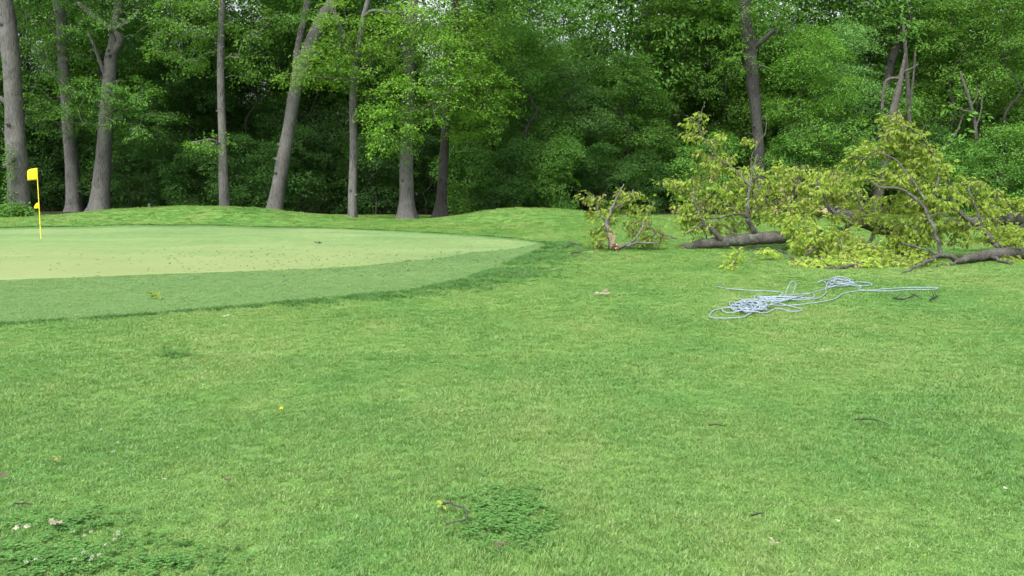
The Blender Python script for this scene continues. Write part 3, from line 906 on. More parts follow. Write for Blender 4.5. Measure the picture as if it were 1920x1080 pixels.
# ------------------------------------------------------------------ fallen limbs
def fallen(name, label, cat, limbs, blobs, seed, bark='bark_fallen', leafL=0.12, per=9, crad=0.14, wilt=0.18, tipr=0.005, bare=0.12, group=None, step=0.28, dens=1.3, back=0.0, slim=0.68):
    rng = np.random.default_rng(seed)
    first = at(*limbs[0][0][:3])
    base = np.array([first[0], first[1], float(gz(first[0], first[1]))])
    root = thing(name, label, cat, base, group)
    skel = []
    for lp in limbs:
        Q = catmull(np.array([at(px, py, Y) for px, py, Y, w in lp]), 6)
        W = np.interp(np.linspace(0, 1, len(Q)), np.linspace(0, 1, len(lp)), [(w if w > 16 else w * slim) / FPX * Y / 2 for px, py, Y, w in lp])
        zmin = gz(Q[:, 0], Q[:, 1]) + W * 0.75
        Q[:, 2] = np.maximum(Q[:, 2], zmin)
        if len(Q) > 8:
            Q[2:-2] += rng.normal(0, 0.012, (len(Q) - 4, 3))
        mb = MB(); tube(mb, Q - base, W, 12 if W.max() > 0.07 else 8, 0, True, 0.07, 0, seed)
        link('limb', mb.mesh('limb', M[bark]), root)
        skel += list(Q[1:])
    T = []
    for (px, py, Y, rx, ry, rY, n) in blobs:
        t, d = ball(rng, int(n * dens), at(px, py, Y + back), (rx / FPX * Y, rY, ry / FPX * Y), 0.0)
        T.append(t)
    T = np.concatenate(T)
    T[:, 2] = np.maximum(T[:, 2], gz(T[:, 0], T[:, 1]) + 0.08)
    chains, tips = grow(skel, T, step, rng, 0.16, 0.2, tipr)
    print(name, len(T), len(tips))
    mb = MB(); chain_tubes(mb, chains, 0.045, 5)
    o = link('twigs', mb.mesh('twigs', M['twig']), root, 'stuff'); o.location = -base
    C = np.array([t[0] for t in tips]); D = np.array([t[1] for t in tips])
    sel = rng.uniform(0, 1, len(C)) > bare
    C, D = C[sel], D[sel]
    mb = MB(); k = len(C)
    # drooping tufts of leaves at the twig ends
    w = rng.uniform(0, 1, k) < wilt
    for grp, mi in ((~w, 0), (w, 1)):
        c, d = C[grp], D[grp]
        if not len(c): continue
        th = rng.uniform(0, 6.283, (len(c), per)); 
        out = np.stack([np.cos(th), np.sin(th), rng.normal(-0.15, 0.35, th.shape)], -1) + d[:, None] * 0.5
        # the whole bunch hangs the way the bough was blown
        out += np.array([-0.35, 0, -0.12])
        Pn = c[:, None] + nrm(out) * rng.uniform(0.0, crad, th.shape)[..., None] - d[:, None] * rng.uniform(0, 0.16, th.shape)[..., None]
        Dn = out + rng.normal(0, 0.25, out.shape); Dn[..., 2] -= 0.5 if mi == 0 else 0.95
        Nn = np.array([0, -0.15, 1.0]) + rng.normal(0, 0.4, out.shape)
        LL = leafL * rng.uniform(0.6, 1.25, th.size) * (1.0 if mi == 0 else 0.8)
        Pn = Pn.reshape(-1, 3); Pn[:, 2] = np.maximum(Pn[:, 2], gz(Pn[:, 0], Pn[:, 1]) + 0.03)
        leaves(mb, Pn, Dn.reshape(-1, 3), Nn.reshape(-1, 3), LL, LL * rng.uniform(0.5, 0.75, th.size), 'lobed', mi)
    o = link('foliage', mb.mesh('foliage', [M['leaf_fallen'], M['leaf_wilt']], smooth=False), root, 'stuff'); o.location = -base
    return root, base

def splinters(root, base, p, d, r, n, length, mats, seed, name='splintered_wood'):
    """a torn end: ragged wedges of pale wood pointing along d"""
    rng = np.random.default_rng(seed); mb = MB(); d = nrm(d)
    e1 = nrm(np.cross(d, [0.2, 0.3, 1])); e2 = np.cross(d, e1)
    for k in range(n):
        a = rng.uniform(0, 6.283); rr = r * math.sqrt(rng.uniform()) * 0.85
        s = p + (e1 * math.cos(a) + e2 * math.sin(a)) * rr - d * 0.05
        L = length * rng.uniform(0.3, 1.0)
        w = r * rng.uniform(0.12, 0.3)
        tip = s + d * L + (e1 * rng.normal(0, .12) + e2 * rng.normal(0, .12)) * L
        tube(mb, [s - base, (s * .4 + tip * .6) - base, tip - base], [w, w * 0.7, w * 0.12], 5, int(rng.integers(0, len(mats))))
    limb = [o for o in COL.objects if o.parent is root and o.name.split('.')[0] == 'limb'][0]
    return link(name, mb.mesh(name, [M[m] for m in mats], smooth=False), limb)

# small broken branch standing on its torn butt beside the green
r, b = fallen('broken_branch', 'small leafy broken branch with torn pale butt standing beside the green', 'branch',
       [[(1152, 466, 21.0, 17), (1144, 440, 21.0, 14), (1138, 418, 21.0, 11), (1150, 385, 21.0, 7), (1163, 358, 21.0, 4), (1170, 345, 21, 3)],
        [(1156, 466, 20.9, 13), (1176, 460, 20.8, 9), (1200, 455, 20.7, 6), (1236, 456, 20.6, 4)],
        [(1180, 458, 20.8, 7), (1200, 436, 20.9, 5), (1212, 404, 21.1, 4), (1228, 380, 21.3, 3)],
        [(1140, 425, 21, 6), (1122, 395, 21.2, 4), (1112, 365, 21.3, 3)], [(1150, 392, 21, 5), (1176, 375, 21.2, 4), (1188, 355, 21.3, 3)],
        [(1210, 425, 21, 4), (1245, 440, 21.2, 3), (1270, 447, 21.4, 2)]],
       [(1130, 395, 21.2, 38, 42, 0.5, 34), (1190, 395, 21.3, 42, 42, 0.6, 40), (1125, 448, 21.0, 34, 22, 0.4, 24), (1215, 440, 21.2, 40, 20, 0.5, 28), (1105, 365, 21.2, 14, 14, .3, 6),
        (1165, 365, 21.2, 20, 16, .4, 10)],
       501, bark='pale_stem', back=0.25, slim=0.72, per=9, leafL=0.12, wilt=0.3, bare=0.15, crad=0.13, dens=1.7)
splinters(r, b, at(1153, 465, 20.75), np.array([-0.25, -1, -0.05]), 0.12, 24, 0.14, ['wood_pale', 'wood_red', 'wood_red'], 5)
splinters(r, b, at(1150, 452, 20.75), np.array([-0.1, -0.2, 0.6]), 0.075, 16, 0.3, ['wood_pale'], 6)

# long limb with the big dome of leaves
r, b = fallen('fallen_limb', 'lichen covered fallen limb with a tall dome of yellow green leaves', 'fallen limb',
       [[(1279, 464, 21.6, 15), (1312, 458, 21.4, 18), (1350, 454, 21.2, 20), (1385, 449, 21.1, 22), (1430, 446, 21.0, 24), (1482, 443, 21.0, 22), (1540, 440, 21.2, 20)],
        [(1418, 440, 21.0, 15), (1405, 415, 20.9, 13), (1401, 395, 20.9, 11), (1405, 355, 21.0, 7), (1412, 320, 21.2, 5), (1420, 290, 21.3, 4)],
        [(1402, 401, 20.9, 8), (1375, 402, 20.8, 6), (1350, 408, 20.7, 5), (1326, 409, 20.7, 3)],
        [(1352, 448, 21.1, 15), (1336, 432, 21.1, 12), (1318, 415, 21.2, 9), (1300, 370, 21.4, 6), (1298, 330, 21.5, 4)],
        [(1322, 420, 21.2, 7), (1305, 428, 21.1, 6), (1288, 438, 21, 4)],
        [(1408, 350, 21, 6), (1380, 320, 21.3, 5), (1350, 300, 21.5, 4), (1335, 280, 21.5, 4), (1320, 262, 21.5, 3), (1312, 235, 21.5, 3), (1318, 205, 21.5, 2.5), (1322, 190, 21.5, 1.5)],
        [(1312, 232, 21.5, 2.5), (1298, 225, 21.5, 2), (1284, 215, 21.5, 1.5)],
        [(1412, 325, 21.2, 4), (1408, 300, 21.3, 3), (1422, 268, 21.3, 3), (1434, 252, 21.3, 2.5), (1438, 215, 21.3, 1.5)], [(1422, 268, 21.3, 2.5), (1412, 252, 21.3, 2), (1396, 250, 21.3, 1.5)],
        [(1470, 438, 21, 12), (1480, 400, 21.5, 9), (1490, 350, 21.8, 6), (1510, 310, 22, 4)], [(1480, 400, 21.5, 8), (1525, 360, 21.8, 5), (1560, 320, 22, 4)]],
       [(1350, 370, 21.6, 90, 62, 1.1, 170), (1440, 360, 21.8, 80, 60, 1.2, 170), (1520, 350, 22, 60, 46, 1.1, 110), (1310, 410, 21.3, 48, 36, 0.6, 54), (1335, 300, 21.6, 46, 26, 0.6, 36),
        (1300, 252, 21.5, 26, 26, 0.35, 16), (1308, 222, 21.5, 22, 14, 0.3, 9), (1410, 262, 21.3, 18, 10, 0.15, 5), (1345, 262, 21.5, 20, 16, .3, 9), (1480, 400, 20.8, 60, 26, 0.4, 50),
        (1270, 345, 21.6, 22, 16, .4, 9), (1375, 425, 21.3, 50, 14, 0.5, 26), (1245, 340, 21.6, 16, 6, .3, 4)],
       502, per=8, leafL=0.115, wilt=0.22, bare=0.32, dens=2.0, back=0.28, slim=0.7)
splinters(r, b, at(1279, 464, 21.55), np.array([-1, -0.3, 0.05]), 0.08, 9, 0.12, ['bark_log', 'wood_pale', 'bark_log'], 7)

# splintered main stem lying on its own branches
r, b = fallen('splintered_trunk', 'shaggy splintered trunk lying on the heap with a torn pale end and orange break', 'fallen trunk',
       [[(1538, 397, 20.8, 18), (1580, 402, 20.5, 24), (1620, 414, 20.1, 26), (1655, 427, 19.7, 27), (1686, 438, 19.3, 26)],
        [(1600, 418, 20.1, 12), (1560, 440, 19.4, 9), (1530, 462, 18.8, 6), (1500, 490, 18.2, 4)], [(1640, 435, 19.7, 12), (1620, 468, 18.8, 8), (1600, 498, 17.9, 5)],
        [(1570, 405, 20.4, 9), (1545, 370, 20.6, 6), (1530, 335, 20.8, 4)], [(1660, 440, 19.5, 9), (1690, 470, 18.6, 6), (1700, 495, 17.6, 4)],
        [(1620, 410, 20, 8), (1610, 375, 20.2, 5), (1595, 350, 20.3, 3)]],
       [(1550, 455, 19.2, 70, 34, 0.8, 120), (1620, 480, 18.2, 60, 28, 0.7, 100), (1690, 470, 18.4, 60, 32, 0.7, 80), (1545, 375, 20.8, 50, 30, 0.7, 46), (1500, 425, 20.0, 40, 26, 0.6, 44),
        (1600, 500, 17.4, 70, 12, 0.5, 44), (1600, 372, 20.9, 46, 22, .5, 24), (1600, 405, 19.6, 50, 16, .25, 20), (1650, 415, 19.2, 40, 18, .25, 14), (1570, 350, 20.9, 50, 30, .6, 30), (1640, 395, 20.3, 60, 30, .5, 40)],
       503, bark='bark_log', per=10, leafL=0.115, wilt=0.14, bare=0.2, dens=1.6)
splinters(r, b, at(1540, 397, 20.6), np.array([-0.9, -0.5, 0.05]), 0.16, 22, 0.3, ['wood_pale', 'wood_pale', 'bark_log'], 8)
splinters(r, b, at(1684, 438, 19.1), np.array([0.5, -0.8, 0.05]), 0.2, 26, 0.16, ['wood_orange', 'wood_orange', 'wood_pale'], 9)
# shredded bark strips along the top of the stem
rng = np.random.default_rng(44); mb = MB()
for k in range(34):
    u = rng.uniform(); s = at(1545 + u * 135, 392 + u * 38 + rng.uniform(-3, 12), 20.55 - u * 1.35 - 0.12)
    d = nrm(np.array([rng.normal(0.5, .5), rng.normal(0, .3), rng.normal(0.2, .4)])); L = rng.uniform(.1, .28)
    tube(mb, [s - b, s + d * L * .5 - b, s + d * L + np.array([0, 0, -.03]) - b], [.018, .014, .003], 4)
link('bark_strips', mb.mesh('bark_strips', M['bark_log']), r, 'stuff')

# right-hand bough sweeping up from the turf
fallen('fallen_bough', 'dark bent fallen bough sweeping up from the lawn with airy drooping leaves', 'fallen limb',
       [[(1925, 476, 18.6, 20), (1890, 474, 18.4, 21), (1855, 478, 18.1, 20), (1825, 482, 17.8, 17), (1800, 490, 17.4, 15), (1775, 480, 17.3, 12), (1755, 482, 17.0, 9), (1730, 495, 16.4, 7), (1692, 513, 15.6, 4)],
        [(1765, 478, 17.3, 9), (1755, 440, 17.4, 8), (1738, 400, 17.6, 8), (1722, 378, 17.7, 8), (1690, 354, 17.9, 6), (1650, 350, 18.0, 5), (1625, 335, 18.1, 3)],
        [(1880, 470, 18.4, 14), (1845, 435, 18.6, 12), (1805, 402, 18.7, 11), (1788, 390, 18.8, 9), (1780, 360, 18.9, 7), (1778, 340, 18.9, 5)],
        [(1790, 395, 18.8, 7), (1760, 385, 18.8, 5), (1735, 380, 18.8, 4)], [(1752, 370, 18, 6), (1760, 325, 18.4, 5), (1752, 295, 18.6, 5), (1730, 260, 18.7, 4), (1700, 238, 18.8, 3), (1670, 225, 18.8, 2.5)],
        [(1735, 375, 17.9, 5), (1700, 325, 18.3, 4), (1660, 290, 18.5, 3), (1610, 300, 18.6, 2.5)], [(1850, 440, 18.6, 6), (1835, 405, 18.7, 5), (1820, 370, 18.8, 4), (1815, 345, 18.9, 3)],
        [(1860, 482, 18.0, 10), (1880, 492, 17.6, 8), (1895, 505, 17.2, 6)], [(1770, 482, 17.2, 7), (1740, 470, 17.3, 5), (1690, 455, 17.5, 4)], [(1805, 488, 17.4, 8), (1770, 500, 17.0, 5), (1745, 506, 16.4, 3)],
        [(1745, 405, 17.6, 5), (1765, 400, 17.5, 4), (1800, 420, 17.4, 3)]],
       [(1695, 255, 18.7, 52, 36, 0.6, 56), (1640, 275, 18.6, 46, 20, 0.5, 24), (1730, 310, 18.6, 54, 40, 0.7, 70), (1660, 330, 18.2, 50, 26, 0.6, 34), (1735, 370, 18.2, 70, 36, 0.8, 90),
        (1815, 350, 18.9, 32, 28, 0.5, 26), (1850, 390, 18.8, 32, 24, 0.5, 26), (1800, 430, 18.5, 60, 30, 0.7, 70), (1720, 430, 18.0, 60, 34, 0.7, 74), (1880, 440, 18.4, 36, 26, 0.6, 34),
        (1670, 222, 18.8, 26, 14, .3, 14), (1610, 295, 18.5, 26, 16, .3, 10), (1700, 490, 16.6, 60, 16, 0.5, 34), (1895, 500, 17.4, 18, 10, .3, 8), (1580, 330, 18.5, 30, 24, .4, 16)],
       504, bark='bark_fallen', per=10, leafL=0.12, wilt=0.05, bare=0.14, dens=1.3, back=0.4, slim=0.78)

fallen('fallen_log', 'thick grey fallen log lying across the right picture edge', 'fallen trunk',
       [[(1800, 425, 20.6, 20), (1850, 414, 20.6, 26), (1900, 410, 20.6, 28), (1960, 408, 20.6, 30), (2060, 410, 20.6, 32)],
        [(1880, 412, 20.5, 8), (1865, 385, 20.4, 5), (1872, 360, 20.4, 3)], [(1920, 420, 20.4, 8), (1900, 440, 20, 6), (1890, 460, 19.6, 4)]],
       [(1900, 440, 19.9, 40, 26, .6, 44), (1870, 375, 20.5, 26, 24, .5, 20), (1905, 382, 20.5, 26, 16, .5, 16), (1960, 420, 20.3, 50, 40, .6, 40)], 505, bark='bark_log', per=9, leafL=0.12, wilt=0.08)

fallen('fallen_branch', 'thin curved branch trailing leaves onto the lawn below the lichen limb', 'branch',
       [[(1460, 468, 19.0, 4), (1480, 480, 18.3, 6), (1500, 492, 17.6, 7), (1530, 504, 16.9, 8), (1560, 506, 16.5, 8), (1590, 499, 16.6, 9), (1640, 490, 17.0, 10)],
        [(1470, 472, 18.6, 3), (1430, 468, 18.2, 3), (1395, 470, 17.8, 2.5), (1375, 485, 17.0, 2), (1365, 500, 16.4, 1.5)], [(1430, 468, 18.2, 2.5), (1410, 482, 17.4, 2), (1400, 492, 16.9, 1.5)]],
       [(1378, 478, 17.4, 16, 16, .25, 11), (1372, 503, 16.3, 18, 7, .2, 8), (1440, 470, 18.3, 26, 8, .25, 9), (1530, 492, 17.1, 50, 14, .4, 28), (1620, 495, 16.8, 40, 14, .4, 22)], 506, per=8, leafL=0.115, wilt=0.12, crad=0.12, bare=0.1)

# ------------------------------------------------------------------ rope
S1 = [(165, 155), (260, 172), (400, 182), (590, 192), (640, 208), (560, 245), (480, 255), (440, 245), (450, 222), (490, 230), (485, 250), (560, 240), (660, 215), (760, 212),
      (858, 205), (860, 238), (760, 235), (660, 255), (560, 260), (450, 265), (350, 270), (280, 300), (260, 285), (275, 270), (330, 290), (400, 320), (430, 350), (370, 352),
      (300, 320), (220, 315), (212, 335), (250, 350), (330, 350), (400, 310), (450, 290), (520, 290), (500, 270), (430, 265), (340, 262), (335, 250), (360, 275), (420, 300),
      (440, 335), (380, 370), (340, 382), (240, 388), (140, 385), (115, 370), (130, 345), (155, 328)]
S2 = [(190, 322), (300, 300), (400, 280), (520, 272), (600, 280), (700, 300), (770, 320), (765, 335), (690, 335), (600, 318), (520, 350), (440, 355), (360, 345), (330, 310),
      (400, 300), (470, 330), (540, 310), (640, 295), (760, 288), (900, 270), (1000, 250), (1050, 225), (1080, 205), (1180, 188), (1300, 180), (1380, 172), (1560, 163), (1740, 163),
      (1752, 170), (1720, 177), (1560, 178), (1400, 188), (1280, 186), (1205, 178)]
S3 = [(1190, 175), (1205, 160), (1190, 155), (1080, 150), (960, 160), (990, 110), (1040, 90), (1090, 120), (1180, 148), (1270, 146), (1285, 138), (1270, 131), (1180, 130), (1100, 150), (1040, 130),
      (970, 160), (1000, 155), (1100, 140), (1060, 100), (1020, 90), (980, 120), (920, 112), (895, 130), (930, 115), (960, 140), (950, 170), (955, 190), (950, 205), (900, 240),
      (800, 250), (690, 252), (660, 248), (672, 205), (690, 172), (712, 165), (730, 180), (722, 208), (690, 245), (640, 262), (560, 268), (490, 300), (430, 315), (380, 300), (330, 320), (350, 345), (410, 330), (480, 320)]
def rope_pts(S): return [(1300 + x / 3.84, 500 + y / 3.84) for x, y in S]
rng = np.random.default_rng(21)
# more tangled turns inside the two heaps
S4 = []
for cx, cy, rx, ry, m_ in [(400, 315, 150, 38, 34), (620, 238, 170, 20, 22), (440, 300, 110, 30, 16), (1060, 130, 110, 30, 26)]:
    a_ = rng.uniform(0, 6.28)
    for k in range(m_):
        a_ += rng.uniform(0.9, 1.7); r_ = rng.uniform(0.45, 1.0)
        S4.append((cx + math.cos(a_) * rx * r_, cy + math.sin(a_) * ry * r_ * rng.uniform(.6, 1)))
pp = rope_pts(S1) + rope_pts(S2) + rope_pts(S3) + rope_pts(S4)
loop_i = len(S1) + len(S2) + 31
W = []
for i, (px, py) in enumerate(pp):
    g_ = ground(px, py)
    pile = max(math.exp(-((px - 1405) / 40) ** 2 - ((py - 580) / 14) ** 2), math.exp(-((px - 1575) / 28) ** 2 - ((py - 533) / 8) ** 2))
    h = 0.026 + pile * rng.uniform(0.0, 0.08)
    if loop_i <= i <= loop_i + 6:            # the loop that stands up
        zz = [0.02, .13, .22, .25, .21, .12, .02][i - loop_i]
        g_ = ground(px, 566); h = 0.035 + zz
    W.append([g_[0], g_[1], g_[2] + h])
Q = catmull(np.array(W), 9)
mb = MB(); tube(mb, Q, 0.0078, 7)
tw = MB()
root = thing('rope', 'pale blue white rope lying in tangled heaps on the lawn', 'rope', Q[len(Q) // 2] * [1, 1, 0])
b = np.array(root.location)
o = link('strand', mb.mesh('strand', M['rope']), root); o.location = -b

# ------------------------------------------------------------------ flagstick
fb = ground(77, 450); ft = at(69, 315, fb[1])
root = thing('flagstick', 'yellow flagstick with square flag leaning over the putting green', 'flagstick', fb)
mb = MB(); tube(mb, [np.array([0, 0, -0.02]), (ft - fb) * 0.5, ft - fb], [0.013, 0.012, 0.011], 10)
pole = link('pole', mb.mesh('pole', M['yellow_pole']), root)
def cloth(name, outline_px, folds, thick=0.006):
    pts = [at(px, py, fb[1]) - fb for px, py in outline_px]
    mb = MB(); n = len(pts)
    c = np.mean(pts, axis=0)
    fr, bk = [], []
    for ring in (1.0, 0.66, 0.33):
        for p in pts:
            q = c + (p - c) * ring
            dy = folds * math.sin((q[0] - pts[0][0]) * 16 + q[2] * 4)
            fr.append(q + [0, dy - thick / 2, 0]); bk.append(q + [0, dy + thick / 2, 0])
    V = np.array(fr + bk); K = 3 * n
    F = []
    for r_ in range(2):
        for i in range(n):
            a, b2 = r_ * n + i, r_ * n + (i + 1) % n
            F += [(a, b2, b2 + n, a + n), (K + a, K + a + n, K + b2 + n, K + b2)]
    F += [tuple(range(2 * n, 3 * n)), tuple(range(K + 2 * n, K + 3 * n))[::-1]]
    F += [(i, K + i, K + (i + 1) % n, (i + 1) % n) for i in range(n)]
    mb.add(V, F)
    return link(name, mb.mesh(name, M['yellow']), pole)
cloth('flag', [(69.2, 315), (62, 316.2), (56, 317.5), (53, 319.5), (51.5, 323), (50.6, 328), (50.3, 338.5), (57, 338.2), (64, 337.6), (70.3, 337.2)], 0.03)
cloth('marker', [(73.3, 380), (70, 380.4), (67, 382.2), (65, 385), (64, 388), (63.7, 391), (68, 391), (74, 390.6)], 0.008)
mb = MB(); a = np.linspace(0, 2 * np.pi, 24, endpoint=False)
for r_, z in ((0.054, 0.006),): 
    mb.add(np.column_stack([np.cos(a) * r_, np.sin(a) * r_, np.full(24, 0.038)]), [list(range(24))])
M['cup_shade'] = plain('hole_shade', (.03, .035, .025), 0.9, 0.1)  # flat dark disc: the shade inside the hole is painted as its colour
link('hole', mb.mesh('hole', M['cup_shade']), root)

# ------------------------------------------------------------------ weedy bed round the ivy tree
rng = np.random.default_rng(31)
wb = ground(36, 404)
root = thing('weed_clump', 'low leafy weeds round the foot of the ivy clad tree', 'weeds', wb)
C = []
for k in range(34):
    px = rng.uniform(2, 66); C.append(at(px, 401 - 14 * rng.uniform(0, 1) * (1 - abs(px - 32) / 50), 44.2 + rng.uniform(-.6, .4)) - wb)
C = np.array(C); mb = MB(); sprays(mb, C, np.tile([0, -.6, .5], (len(C), 1)), 0.3, 30, 0.15, rng, flat=0.5)
link('foliage', mb.mesh('foliage', M['leaf_mid'], smooth=False), root, 'stuff')
def stone_mesh(seed):
    rng = np.random.default_rng(seed); bm_v = []
    mb = MB(); n, m = 8, 5
    vs = []
    for i in range(m):
        ph = math.pi * (i + .5) / m
        for j in range(n):
            th = 2 * math.pi * j / n; r = 1 + rng.normal(0, .12)
            vs.append((math.cos(th) * math.sin(ph) * r, math.sin(th) * math.sin(ph) * r * .8, math.cos(ph) * .6 * r))
    F = [(i * n + j, (i + 1) * n + j, (i + 1) * n + (j + 1) % n, i * n + (j + 1) % n) for i in range(m - 1) for j in range(n)]
    F += [tuple(range(n)), tuple(range((m - 1) * n, m * n))[::-1]]
    mb.add(vs, F); return mb.mesh('stone', M['stone'], smooth=False)
for k, (px, py, s, lab) in enumerate([(24, 406, .16, 'pale stone at the left foot of the ivy clad tree'), (50, 404, .22, 'grey stone below the weeds right of the ivy clad tree'), (62, 403, .15, 'small grey stone nearest the flag in the weed bed')]):
    g_ = ground(px, py); o = link('stone', stone_mesh(k), None, None, lab, 'stone', 'stones round the ivy clad tree'); o.location = g_ + np.array([0, 0, s * .3]); o.scale = (s * 1.4, s, s); o.rotation_euler = (0, 0, k * 1.3)

def post(px, py, Y, h, label):
    p_ = at(px, py, Y); p_[2] = float(gz(p_[0], Y)); w = 0.06
    mb = MB()
    prof = [(-w, -w), (w, -w), (w, w), (-w, w)]
    V = [(x, y, 0) for x, y in prof] + [(x, y, h) for x, y in prof] + [(x * .5, y * .5, h + .04) for x, y in prof]
    F = [(i, (i + 1) % 4, 4 + (i + 1) % 4, 4 + i) for i in range(4)] + [(4 + i, 4 + (i + 1) % 4, 8 + (i + 1) % 4, 8 + i) for i in range(4)] + [(8, 9, 10, 11)]
    mb.add(V, F); o = link('marker_post', mb.mesh('marker_post', M['white_post'], smooth=False), None, None, label, 'post'); o.location = p_
post(281, 398, 48.5, 0.55, 'small pale marker post in the shade behind the left mound')

# ------------------------------------------------------------------ small things on the lawn
def twig(pts, r, label, mat='twig', knobs=0, leaf=None, seed=0, name='twig', group='twigs scattered on the lawn', lift=0.04):
    rng = np.random.default_rng(seed)
    W = np.array([ground(px, py, lift + rng.uniform(0, .012)) for px, py in pts]); b = W[0].copy(); b[2] -= lift
    Q = catmull(W, 5); mb = MB()
    tube(mb, Q - b, np.linspace(r, r * .45, len(Q)), 6, 0, True, 0.12, 0, seed)
    for k in range(knobs):
        i = rng.integers(1, len(Q) - 1); d = nrm(np.array([rng.normal(), rng.normal(), .5])); L = r * rng.uniform(3, 9)
        tube(mb, [Q[i] - b, Q[i] - b + d * L], [r * .5, r * .2], 5)
    root = thing(name, label, 'twig', b, group)
    link('stem', mb.mesh('stem', M[mat]), root)
    if leaf is not None:
        mb = MB(); n = 7; e = Q[leaf] - b
        D = nrm(rng.normal(0, 1, (n, 3)) * [1, 1, .3])
        leaves(mb, np.tile(e, (n, 1)), D, np.tile([0, -.2, 1.], (n, 1)), rng.uniform(.03, .05, n), rng.uniform(.018, .03, n), 'lobed')
        link('leaf_bunch', mb.mesh('leaf_bunch', M['leaf_fallen'], smooth=False), root, 'stuff')
    return root
twig([(828, 963), (842, 962), (858, 965), (870, 972), (876, 982), (872, 992), (860, 996), (846, 998), (838, 1003)], .006, 'curved grey twig with a leaf bud on the near lawn', 'twig', 6, 0, 1)
twig([(1675, 564), (1690, 567), (1703, 565), (1716, 560), (1728, 567)], .014, 'dark crooked twig right of the rope', 'bark_dark', 5, None, 2)
twig([(1744, 567), (1752, 564), (1760, 561)], .016, 'short dark twig end nearest the right of the rope', 'bark_dark', 4, None, 3)
twig([(1602, 800), (1630, 799), (1650, 804), (1670, 809)], .005, 'thin dark twig in the grass below the rope', 'bark_dark', 3, None, 4)
twig([(1329, 811), (1345, 810), (1360, 812)], .005, 'short straight dark twig in the middle right of the lawn', 'bark_dark', 1, None, 5)
twig([(1408, 984), (1420, 980), (1432, 978)], .005, 'small dark twig above the pale leaf at the lower right', 'bark_dark', 1, None, 6)
twig([(28, 961), (45, 963), (62, 963)], .005, 'short dark twig near the lower left corner', 'bark_dark', 2, None, 7)
twig([(1062, 466), (1075, 462), (1092, 464)], .02, 'grey twig on the grass left of the broken branch', 'deadwood', 5, None, 8, lift=.06)
twig([(1070, 481), (1082, 478), (1090, 480)], .02, 'brown twig on the grass below the broken branch', 'twig', 4, None, 9, lift=.06)
twig([(1240, 455), (1252, 453), (1268, 453)], .02, 'pale torn stick between the broken branch and the lichen limb', 'deadwood', 2, None, 10, lift=.08)

def flake(px, py, size, mat, label, name, cat, seed, n=3, lift=.045, group=None):
    rng = np.random.default_rng(seed); p_ = ground(px, py, lift); mb = MB()
    a = rng.uniform(0, 6.28, n); D = np.column_stack([np.cos(a), np.sin(a) * .6, rng.uniform(-.1, .5, n)])
    P_ = np.column_stack([rng.normal(0, size * .2, n), rng.normal(0, size * .2, n), rng.uniform(0, size * .15, n)])
    leaves(mb, P_, D, np.tile([0, -.5, 1.], (n, 1)) + rng.normal(0, .3, (n, 3)), size * rng.uniform(.7, 1.1, n), size * rng.uniform(.35, .6, n), 'lobed')
    me = mb.mesh(name, M[mat], smooth=False)
    o = link(name, me, None, None, label, cat, group); o.location = p_
    sm = o.modifiers.new('thickness', 'SOLIDIFY'); sm.thickness = 0.002
flake(1128, 556, .15, 'pale_chip', 'curled pale brown leaf lying alone in mid lawn', 'dry_leaf', 'leaf', 1, 4)
flake(1450, 1038, .04, 'pale_chip', 'pale dry leaf at the lower right of the lawn', 'dry_leaf', 'leaf', 2, 3)
flake(1570, 995, .018, 'white_petal', 'white petal on the lawn right of the pale dry leaf', 'petal', 'petal', 3, 2)
flake(4, 907, .05, 'dry_leaf', 'brown leaf scrap at the left picture edge', 'dry_leaf', 'leaf', 4, 3)
flake(106, 873, .045, 'leaf_wilt', 'small tan leaf scrap left on the near lawn', 'dry_leaf', 'leaf', 5, 4)
flake(105, 1001, .045, 'pale_chip', 'pale dry petals above the clover flowers at lower left', 'dry_leaf', 'leaf', 6, 5)
flake(40, 1006, .045, 'stone', 'grey dry leaf near the lower left corner', 'dry_leaf', 'leaf', 7, 3)
flake(932, 1043, .045, 'dry_leaf', 'brown scrap of leaf below the dark clover patch', 'dry_leaf', 'leaf', 8, 4)
flake(292, 563, .16, 'leaf_fallen', 'yellow green leaf sprig lying on the fringe', 'leaf_sprig', 'leaf', 9, 5, .03)
flake(598, 459, .14, 'bark_dark', 'dark leaf clump lying on the putting green', 'leaf_clump', 'leaf', 10, 5, .03)
flake(425, 600, .045, 'white_petal', 'white petal on the rough below the fringe', 'petal', 'petal', 11, 2)
flake(1880, 931, .025, 'white_petal', 'white petal near the right picture edge', 'petal', 'petal', 12, 2)
flake(420, 914, .05, 'dry_leaf', 'rust brown leaf scrap on the near lawn left of centre', 'dry_leaf', 'leaf', 13, 3)

